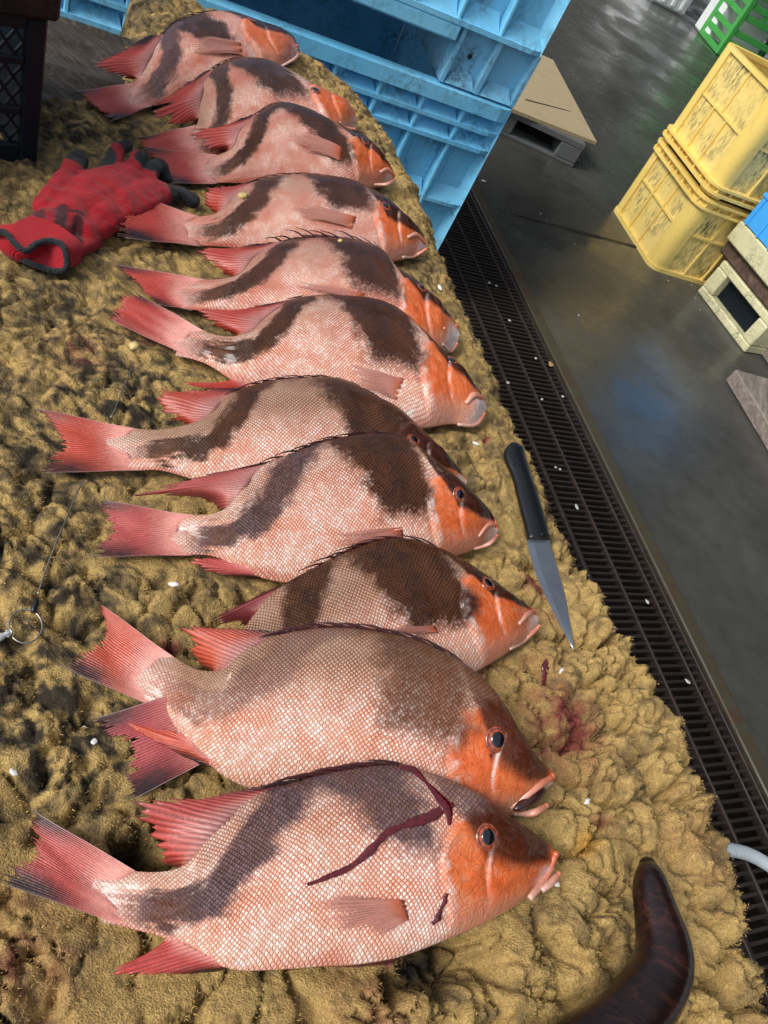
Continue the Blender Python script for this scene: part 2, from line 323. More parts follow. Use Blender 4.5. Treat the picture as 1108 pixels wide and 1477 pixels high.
tag(j.build('floor_joint', M['pit']), 'dark joint line across the wet floor', kind='structure')

# unseen open sided roof, added to darken reflections in the wet floor
t = thing('added_roof', 'unseen dark steel roof added to darken the reflections in the wet floor', 'roof', W(-8, 12))
b = MB(); b.box(W(-40, 3.4, 4.3), E1*60, E2*19, (0, 0, .06)); b.build('roof_sheet', M['rusty_steel'], t)
for k in range(11): b = MB(); b.box(W(-38+5.6*k, 3.5, 4.0), E1*.16, E2*18.8, (0, 0, .297)); b.build('beam', M['rusty_steel'], t)
for k in range(0, 11, 2): b = MB(); b.box(W(-38+5.6*k, 21.9, .004), E1*.2, E2*.2, (0, 0, 3.99)); b.build('post', M['rusty_steel'], t)

# drain grate: kerb angle, long rails, one bar object per crossbar
g = thing('drain_grate', 'long rusty slotted drain grate let into the wet floor beside the table', 'grate', W(-1.5, 1.65))
b = MB(); b.box(W(-7, CURB-.012, -.03), E1*10, E2*.055, (0, 0, .034), .004); b.build('kerb_angle', M['curb_steel'], g)
b = MB(); b.box(W(-7, GR0-.03, -.03), E1*10, E2*.03, (0, 0, .032), .003); b.build('kerb_angle', M['rusty_steel'], g)
for e2, wd in ((1.395, .016), (1.50, .009), (1.615, .014), (1.73, .009), (1.845, .009), (CURB-.03, .014)):
    b = MB(); b.box(W(-7, e2-wd/2, -.028), E1*10, E2*wd, (0, 0, .03), .002); b.build('rail', M['rusty_steel'], g)
bar0 = None; N_BAR = 150
for k in range(N_BAR):
    e1 = .30-k*.0245
    if bar0 is None:
        b = MB(); b.box(W(e1-.0045, GR0, -.024), E1*.009, E2*(CURB-.016-GR0), (0, 0, .022), .0015); bar0 = b.build('bar', M['rusty_steel'], g); bar0['k'] = 0
    else:
        o = bar0.copy(); COL.objects.link(o); o.parent = g; o.location = Vector(E1*(-k*.0245)) + Vector((0, 0, rng.uniform(-.0015, .001)))
b = MB()
for k in range(N_BAR, 290): b.box(W(.30-k*.0245-.0045, GR0, -.024), E1*.009, E2*(CURB-.016-GR0), (0, 0, .022))
tag(b.build('far_bar', M['rusty_steel'], g), kind='stuff')

# ---------------------------------------------------------------- blue plastic box pallets behind the table
K1 = -2.287; C2 = 1.35
def blue_box(name, label, zb, zt, zrails, feet, lip=None):
    t = thing(name, label, 'pallet box', W(K1-.55, C2-.75, zb), 'blue pallet boxes stacked behind the table')
    WD, DP = 1.46, 1.10; BW = 0.04
    P = lambda w, z, d=0.: W(K1-d, C2+w, z)
    ex, ed, ez = -E2, -E1, np.array([0, 0, 1.])
    zl = min(zrails)-.0
    mt = M['blue_plastic']
    b = MB()                                                           # shell: front panel behind the ribs, sides, back
    b.box(P(-.03, zl, BW), ex*(WD-.06), ed*.02, ez*(zt-zl-.004)); b.box(P(-.03, zl, DP-.03), ex*(WD-.06), ed*.02, ez*(zt-zl-.004))
    b.box(P(-.004, zl, .045), ex*.026, ed*(DP-.08), ez*(zt-zl-.004)); b.box(P(-WD+.03, zl, .045), ex*.026, ed*(DP-.08), ez*(zt-zl-.004))
    b.build('wall', mt, t)
    b = MB(); b.box(P(-.028, zl+.012, .06), ex*(WD-.058), ed*(DP-.09), ez*.03); b.build('deck', M['blue_shaded'], t)
    rw = .013
    for i in range(11):                                                # upright ribs
        w = -.0075 if i == 0 else -.012-.143*i
        if w < -WD+.02: break
        b = MB(); b.box(P(w, zl+.002, .002+(.02 if i == 0 else 0)), ex*rw, ed*(BW-.004), ez*(zt-zl-.006), .003); b.build('rib', mt, t)
    for z0, h, pr in [(z, h, pr) for (z, h, pr) in RAILS[name]]:        # level rails, rounded into the corner
        b = MB(); pts = [P(-WD+.01, z0, -pr), P(-.05, z0, -pr), P(-.02, z0, -pr+.008), P(-.002, z0, -pr+.028), P(.004, z0, .06), P(.004, z0, DP-.05), P(-.03, z0, DP-.05), P(-.03, z0, .05), P(-WD+.01, z0, .043)]
        b.prism(pts, ez*h); b.build('rail', mt, t)
    b = MB()                                                           # corner post, rounded
    a = [P(-.012-.0, zl, .004)] + [P(-.03+.03*math.sin(q), zl, .034-.03*math.cos(q)) for q in np.linspace(.6, 1.57, 6)] + [P(-.0, zl, .075), P(-.035, zl, .075), P(-.035, zl, .035)]
    b.prism(a, ez*(zt-zl-.005)); b.build('corner_post', mt, t, smooth=False)
    for (za, zc) in LEDGES[name]:                                      # sloped pocket floor of each cell, a piece per cell
        for i in range(10):
            w0 = -.024-.143*i if i else -.014; w1 = -.012-.143*(i+1)
            if w1 < -WD+.02: break
            L = w0-w1; hh = min(.045, (zc-za)*.55); b = MB()
            V = [P(w0-.002, za, .006), P(w1+.002, za, .006), P(w0-.012, za+hh, BW-.002), P(w1+.035, za+hh, BW-.002), P(w1+.002, za+hh, .012) , P(w0-.002, za, BW), P(w1+.002, za, BW), P(w1+.002, zc, .012), P(w1+.035, zc, BW-.002)]
            b.add(V, [(0, 1, 3, 2), (1, 7, 8, 3), (0, 2, 5), (1, 0, 5, 6)]); b.build('pocket', mt, t)
    for (w0, w1, z0, z1, d0, dl) in feet:
        b = MB(); tp = .035
        bot = [P(w0-.015, z0, d0+.012), P(w1+tp, z0, d0+.012), P(w1+tp, z0, d0+dl-.02), P(w0-.015, z0, d0+dl-.02)]
        top = [P(w0, z1, d0), P(w1, z1, d0), P(w1, z1, d0+dl), P(w0, z1, d0+dl)]
        # hollow faced foot: recessed face between three upright webs
        b.add(bot+top, [(0, 1, 2, 3), (7, 6, 5, 4), (1, 5, 6, 2), (2, 6, 7, 3), (3, 7, 4, 0), (0, 4, 5, 1)]); f = b.build('foot', M['blue_foot'], t)
        if d0 < .05:
            b = MB()
            for ww, tt in ((w0-.002, .014), ((w0+w1)/2+.012, .016), (w1+.036, .012)):
                b.add([P(ww, z1, d0-.03), P(ww-tt, z1, d0-.03), P(ww-tt, z1, d0+.03), P(ww, z1, d0+.03), P(ww, z0+.004, d0-.02), P(ww-tt, z0+.004, d0-.02), P(ww-tt, z0+.004, d0+.03), P(ww, z0+.004, d0+.03)],
                      [(0, 1, 5, 4), (1, 2, 6, 5), (3, 0, 4, 7), (4, 5, 6, 7)])
            for wa, wb in ((w0-.014, (w0+w1)/2+.012), ((w0+w1)/2-.004, w1+.038)):
                b.add([P(wa, z0+.006, d0-.02), P(wb, z0+.006, d0-.02), P(wa-.02, z0+.045, d0+.006), P(wb+.03, z0+.045, d0+.006)], [(0, 1, 3, 2)])
            b.build('foot_web', M['blue_foot'], f)
            if w0 > -.1:
                b = MB(); b.ell(P(-.21, z0+.09, d0-.002), E2*.008, ez*.008, E1*.0025, 12, 6); b.build('drain_hole', M['pit'], f, smooth=True)
    if lip:
        b = MB(); b.box(P(lip[0], lip[2], -.002), ex*(lip[0]-lip[1]), ed*.03, ez*(lip[3]-lip[2]), .006); b.build('lip', mt, t)
    return t
RAILS = {'pallet_box': [(.688, .042, .006), (.635, .012, .001), (.575, .013, .001), (.372, .012, -.004), (.10, .02, 0)],
         'pallet_box_upper': [(.897, .014, .003), (1.33, .014, .002), (1.39, .014, .002), (1.45, .05, .004)]}
LEDGES = {'pallet_box': [(.647, .688), (.588, .635), (.384, .575)], 'pallet_box_upper': [(.911, 1.33)]}
blue_box('pallet_box', 'blue plastic pallet box at floor level with two rows of ribbed cells under its rim', 0, .73, [.10], [(-.02, -.28, 0, .10, .02, .25), (-1.18, -1.44, 0, .10, .02, .25)])
t = blue_box('pallet_box_upper', 'upper blue plastic pallet box with scuffed corner foot resting on the rim below', .732, 1.50, [.897],
         [(-.004, -.30, .732, .897, .034, .30), (-1.16, -1.44, .732, .897, .034, .30), (-.004, -.30, .732, .897, .78, .28), (-1.16, -1.44, .732, .897, .78, .28), (-.30, -1.16, .76, .897, .62, .05)], lip=(-.285, -1.17, .852, .897))
t.name = 'pallet_box.001'

# ---------------------------------------------------------------- yellow crates
def rr(cx, u, v, a, b_, r, z, n=6):
    P = []
    for sx, sy, q0 in ((1, 1, 0), (-1, 1, 1), (-1, -1, 2), (1, -1, 3)):
        for k in range(n+1):
            q = (q0 + k/n)*math.pi/2; P.append(cx + u*(sx*(a-r) + r*math.cos(q)) + v*(sy*(b_-r) + r*math.sin(q)) + np.array([0, 0, z]))
    return P
def ring(b, A, B, flip=False):
    n = len(A); s = len(b.V); b.V += [tuple(p) for p in A] + [tuple(p) for p in B]
    b.F += [((s+i, s+n+i, s+n+(i+1) % n, s+(i+1) % n) if flip else (s+i, s+(i+1) % n, s+n+(i+1) % n, s+n+i)) for i in range(n)]
def band(cx, u, v, a, b_, r, z0, z1, th, n=6):
    m = MB(); O0, O1 = rr(cx, u, v, a, b_, r, z0, n), rr(cx, u, v, a, b_, r, z1, n); I0, I1 = rr(cx, u, v, a-th, b_-th, max(.004, r-th), z0, n), rr(cx, u, v, a-th, b_-th, max(.004, r-th), z1, n)
    ring(m, O0, O1); ring(m, I0, I1, True); ring(m, O1, I1); ring(m, O0, I0, True); return m
def yellow_crate(label, cx, u, v, a, b_, z0, z1, bands, mid, n_low, n_up):
    t = thing('stacking_crate', label, 'crate', cx+np.array([0, 0, z0]), 'yellow crates stacked on the floor')
    rec = .014; R = .055; tz = np.array([0, 0, 1.])
    m = MB(); lo = rr(cx, u, v, a-rec, b_-rec, R-.01, z0+.004); hi = rr(cx, u, v, a-rec+.006, b_-rec+.006, R-.01, z1-.003); ring(m, lo, hi)
    li = rr(cx, u, v, a-rec-.008, b_-rec-.008, R-.016, z0+.02); hh = rr(cx, u, v, a-rec-.002, b_-rec-.002, R-.016, z1-.003); ring(m, li, hh, True); ring(m, hi, hh)
    s = len(m.V); m.V += [tuple(p) for p in li]; m.F.append(tuple(range(s, s+len(li)))); s = len(m.V); m.V += [tuple(p) for p in lo]; m.F.append(tuple(range(s, s+len(lo)))[::-1])
    m.build('wall', M['yellow_panel'], t)
    for sx, sy in ((1, 1), (-1, 1), (-1, -1), (1, -1)):               # smooth rounded corner posts
        m = MB(); prof = [(a-.085, b_)]; prof += [(a-R+R*math.sin(q), b_-R+R*math.cos(q)) for q in np.linspace(0, math.pi/2, 8)]; prof += [(a, b_-.085), (a-rec-.002, b_-.085), (a-rec-.002, b_-rec-.03), (a-rec-.03, b_-rec-.002), (a-.085, b_-rec-.002)]
        p0 = [cx + u*sx*x + v*sy*y + tz*(z0+.0) for x, y in prof]; p1 = [cx + u*sx*(x+.005) + v*sy*(y+.005) + tz*(z1-.004) for x, y in prof]
        k = len(prof); m.add(p0+p1, [tuple(range(k)), tuple(range(2*k-1, k-1, -1))] + [(i, (i+1) % k, k+(i+1) % k, k+i) for i in range(k)]); m.build('corner_post', M['yellow_plastic'], t)
    for (zz0, zz1, ex) in bands: band(cx, u, v, a+ex, b_+ex, R+ex, zz0, zz1, .03+ex).build('rim', M['yellow_plastic'], t)
    for (d, s_, hw) in ((v, -b_, a), (v, b_, a), (u, a, b_), (u, -a, b_)):   # ribs on the four faces
        al = u if d is v else v; sg = 1 if s_ > 0 else -1
        m = MB(); m.box(cx + d*(s_-sg*rec) - al*(hw-.086) + tz*mid, d*sg*(rec-.001), al*2*(hw-.086), tz*.012); m.build('rib', M['yellow_plastic'], t)
        for n_, za, zb in ((n_low, z0+.012, mid-.001), (n_up, mid+.013, z1-.02)):
            for i in range(1, n_+1):
                x = -hw+.086 + (2*hw-.172)*i/(n_+1); m = MB(); m.box(cx + d*(s_-sg*rec) + al*(x-.005) + tz*za, d*sg*(rec-.001), al*.01, tz*(zb-za)); m.build('rib', M['yellow_plastic'], t)
        lo_b = [bb for bb in bands if bb[2] > .01]
        if len(lo_b) > 1:                                              # little webs between the double rims
            zz = sorted(lo_b)
            for q in range(len(zz)-1):
                for i in range(7):
                    x = -hw*.9 + 1.8*hw*i/6; m = MB(); m.box(cx + d*(s_-sg*.002) + al*(x-.004) + tz*(zz[q][1]-.001), d*sg*.014, al*.008, tz*(zz[q+1][0]-zz[q][1]+.002)); m.build('rim_web', M['yellow_plastic'], t)
    return t
yN = np.array([.464, 4.163, 0]); yu = np.array([.595, -.804, 0]); yv = np.array([.804, .595, 0]); ya, yb = .283, .29
ycx = yN - yu*ya + yv*yb
yellow_crate('lower yellow ribbed crate standing on the wet floor, black grime in its panels', ycx, yu, yv, ya, yb, .002, .43, [(.0, .022, .006), (.372, .384, .022), (.412, .424, .024)], .225, 2, 2)
yellow_crate('upper open yellow crate stacked on the lower yellow one', ycx, yu, yv, ya, yb, .434, .925, [(.452, .466, .026), (.486, .498, .022), (.905, .925, .006)], .70, 2, 1)

# ---------------------------------------------------------------- pallet with plywood behind
t = thing('grey_pallet', 'grey plastic pallet on the wet floor carrying a sheet of plywood', 'pallet', W(*(lambda p: (p@E1, p@E2))(at(826, 242, 0))))
pc = at(826, 242, 0); pu = at(735, 200, 0)-pc; pu /= np.linalg.norm(pu); pv = np.array([pu[1], -pu[0], 0.]); pv = pv if pv[1] > 0 else -pv
z3 = np.array([0, 0, 1.])
b = MB(); b.box(pc+z3*.105, pu*1.0, pv*1.0, z3*.035, .004); b.build('deck', M['grey_plastic'], t)
for i in range(3):
    for jx in range(3):
        b = MB(); b.box(pc+pu*(.43*i)+pv*(.43*jx)+z3*.02, pu*.14, pv*.14, z3*.085, .006); b.build('block', M['grey_plastic'], t)
for jx in range(3):
    b = MB(); b.box(pc+pv*(.43*jx)+z3*.0, pu*1.0, pv*.14, z3*.02, .004); b.build('skid', M['grey_plastic'], t)
q = [at(860, 207, .15), at(748, 163, .15), at(860, 207, .15)+(at(748, 163, .15)-at(860, 207, .15))*2.0, at(797, 88, .15)+(at(748, 163, .15)-at(860, 207, .15))*1.8, at(797, 88, .15)]
b = MB(); b.prism([p-z3*.010 for p in q], z3*.018); o = b.build('plywood_sheet', M['plywood'], origin=q[0]); tag(o, 'beige plywood sheet with a dark scored line lying on the grey pallet', 'plywood sheet')
s0, s1 = at(758, 144, .158), at(823, 161, .158); dn = np.array([-(s1-s0)[1], (s1-s0)[0], 0]); dn /= np.linalg.norm(dn)
b = MB(); b.add([s0-dn*.006+z3*.0025, s1-dn*.002+z3*.0025, s1+dn*.004+z3*.0025, s0+dn*.008+z3*.0025], [(0, 1, 2, 3)]); b.build('score_line', M['weathered_timber'], o)

# ---------------------------------------------------------------- far right: cream pallet, boards, bright blue crate
t = thing('cream_pallet', 'pale cream plastic pallet with a square opening in its edge', 'pallet', at(1005, 420, 0))
k0 = at(1005, 420, 0); ku = at(1072, 508, 0)-k0; KL = np.linalg.norm(ku); ku /= KL; kv = np.array([-ku[1], ku[0], 0.]); kv = kv if kv[1] > 0 else -kv
HT = .205
for nm, a0, l0, z0, h0 in (('skid', 0, KL, 0, .042), ('deck', 0, KL, .165, .04), ('end_block', 0, .085, .043, .121), ('end_block', KL-.075, .075, .043, .121)):
    b = MB(); b.box(k0+ku*a0+z3*z0, ku*l0, kv*.9, z3*h0, .006); b.build(nm, M['cream_plastic'], t)
b = MB(); b.box(k0+ku*.087+kv*.05+z3*.045, ku*(KL-.164), kv*.02, z3*.118); b.build('opening_shade', M['black_plastic'], t)  # black sheet painted in for the shade inside the opening
b = MB(); b.box(k0-ku*.07+kv*.005+z3*(HT+.003), ku*(KL+.35), kv*.17, z3*.078, .012); o = b.build('rusty_board', M['brown_board'], origin=k0+z3*HT); tag(o, 'thick brown stained timber lying along the edge of the cream pallet', 'timber')
b = MB(); b.box(at(1072, 319, .40)*np.array([1, 1, 0])-ku*.02+kv*.0+z3*.289, ku*(KL+.2), kv*.5, z3*.106, .008); o = b.build('cream_slab', M['cream_plastic'], origin=k0+z3*HT); tag(o, 'cream plastic slab under the bright blue crate', 'slab')
c0 = at(1072, 319, .40)
t = thing('bright_blue_crate', 'bright blue plastic crate cut off by the right edge on the cream slab', 'crate', c0)
b = MB(); UL, VL = ku*.55, kv*.4
for o_, x_, y_ in ((c0, UL, kv*.02), (c0+kv*.38, UL, kv*.02), (c0+kv*.021, ku*.02, kv*.358), (c0+UL-ku*.02+kv*.021, ku*.02, kv*.358)): b.box(o_, x_, y_, z3*.46, .003)
b.box(c0+ku*.021+kv*.021+z3*.004, ku*.508, kv*.357, z3*.02); b.build('wall', M['bright_blue'], t)
for z0 in (.44, .29, .14): b = MB(); b.box(c0-ku*.008-kv*.008+z3*z0, ku*.566, kv*.009, z3*.018, .003); b.build('rim', M['bright_blue'], t)
for i in range(6): b = MB(); b.box(c0+ku*(.02+.1*i)-kv*.007, ku*.012, kv*.008, z3*.139); b.build('rib', M['bright_blue'], t)
g0 = at(1045, 548, 0); gu = at(1108, 655, 0)-g0; gu /= np.linalg.norm(gu); gv = np.array([-gu[1], gu[0], 0.]); gv = gv if gv[1] > 0 else -gv
b = MB(); b.box(g0+z3*.002, gu*1.3, gv*.22, z3*.07, .006); o = b.build('grey_plank', M['grey_plank'], origin=g0); tag(o, 'worn grey plank lying on the floor nearest the drain at the right edge', 'plank')
h0 = at(1080, 500, .0)+gv*.06
b = MB(); b.box(h0+gv*.0+z3*.002, gu*1.2, gv*.25, z3*.12, .006); o = b.build('grey_plank', M['grey_plank'], origin=h0); tag(o, 'second grey plank set higher behind the nearest plank, next to the cream pallet', 'plank')

# ---------------------------------------------------------------- far away: green crates, white boxes
gN = at(1032, 78, 0); gL = at(1014, 56, 0); fu = gL-gN; fl_ = .62; fu /= np.linalg.norm(fu); fv = np.array([fu[1], -fu[0], 0.]); fv = fv if fv[0] > 0 else -fv
for st in range(2):
    zz = st*.78
    t = thing('green_crate', ('lower green slatted crate on the floor behind the yellow stack', 'upper green slatted crate on top of the other green crate')[st], 'crate', gN+z3*zz, 'green crates at the far side')
    for a_, c_ in ((0, 0), (1, 0), (0, 1), (1, 1)):
        b = MB(); b.box(gN+fu*a_*(fl_-.07)+fv*c_*.83+z3*(zz+.002), fu*.07, fv*.07, z3*.77, .01); b.build('corner_post', M['green_plastic'], t)
    for z_ in (.0, .11, .22, .38, .49, .60, .70):
        for (o_, dd, ln, td) in ((gN+fu*.072, fu, fl_-.144, fv), (gN+fv*.072, fv, .756, fu)):
            b = MB(); b.box(o_+td*.008+z3*(zz+z_+.004), dd*ln, td*.03, z3*.06, .004); b.build('slat', M['green_plastic'], t)
    for k in range(1, 4):
        b = MB(); b.box(gN+fv*(.07+.19*k)+fu*.012+z3*(zz+.065), fv*.05, fu*.02, z3*.11); b.build('slat', M['green_plastic'], t)
        b = MB(); b.box(gN+fv*(.07+.19*k)+fu*.012+z3*(zz+.445), fv*.05, fu*.02, z3*.11); b.build('slat', M['green_plastic'], t)
    b = MB(); b.box(gN+fu*.04+fv*.04+z3*(zz+.01), fu*(fl_-.08), fv*.8, z3*.03); b.build('base', M['green_plastic'], t)
wA = at(1000, 38, 0); wB = at(1016, 57, 0); wu = (wB-wA); wl = np.linalg.norm(wu); wu /= wl; wv = np.array([-wu[1], wu[0], 0.]); wv = wv if wv[1] > 0 else -wv
t = thing('white_foam_box', 'tall white foam box standing beside the green crates', 'box', wA); b = MB(); b.box(wA+z3*.002, wu*wl, wv*.7, z3*.98, .02); b.build('body', M['white_plastic'], t)
b = MB(); b.box(wA+z3*.984-wu*.01-wv*.01, wu*(wl+.02), wv*.72, z3*.12, .02); b.build('lid', M['white_plastic'], t)
vA = at(938, 2, 0); vB = at(986, 26, 0); vu = vB-vA; vl = np.linalg.norm(vu); vu /= vl; vv = np.array([-vu[1], vu[0], 0.]); vv = vv if vv[1] > 0 else -vv
t = thing('pale_tub', 'pale grey plastic tub at the far edge of the floor', 'tub', vA); b = MB(); b.box(vA+z3*.002, vu*vl, vv*.8, z3*.6, .03); b.build('body', M['white_plastic'], t)
b = MB(); b.box(vA+z3*.604-vu*.03-vv*.03, vu*(vl+.06), vv*.86, z3*.07, .02); b.build('rim', M['white_plastic'], t)
for k in range(1, 4): b = MB(); b.box(vA+vu*vl*k/4-vv*.02+z3*.05, vu*.05, vv*.022, z3*.5, .008); b.build('rib', M['white_plastic'], t)
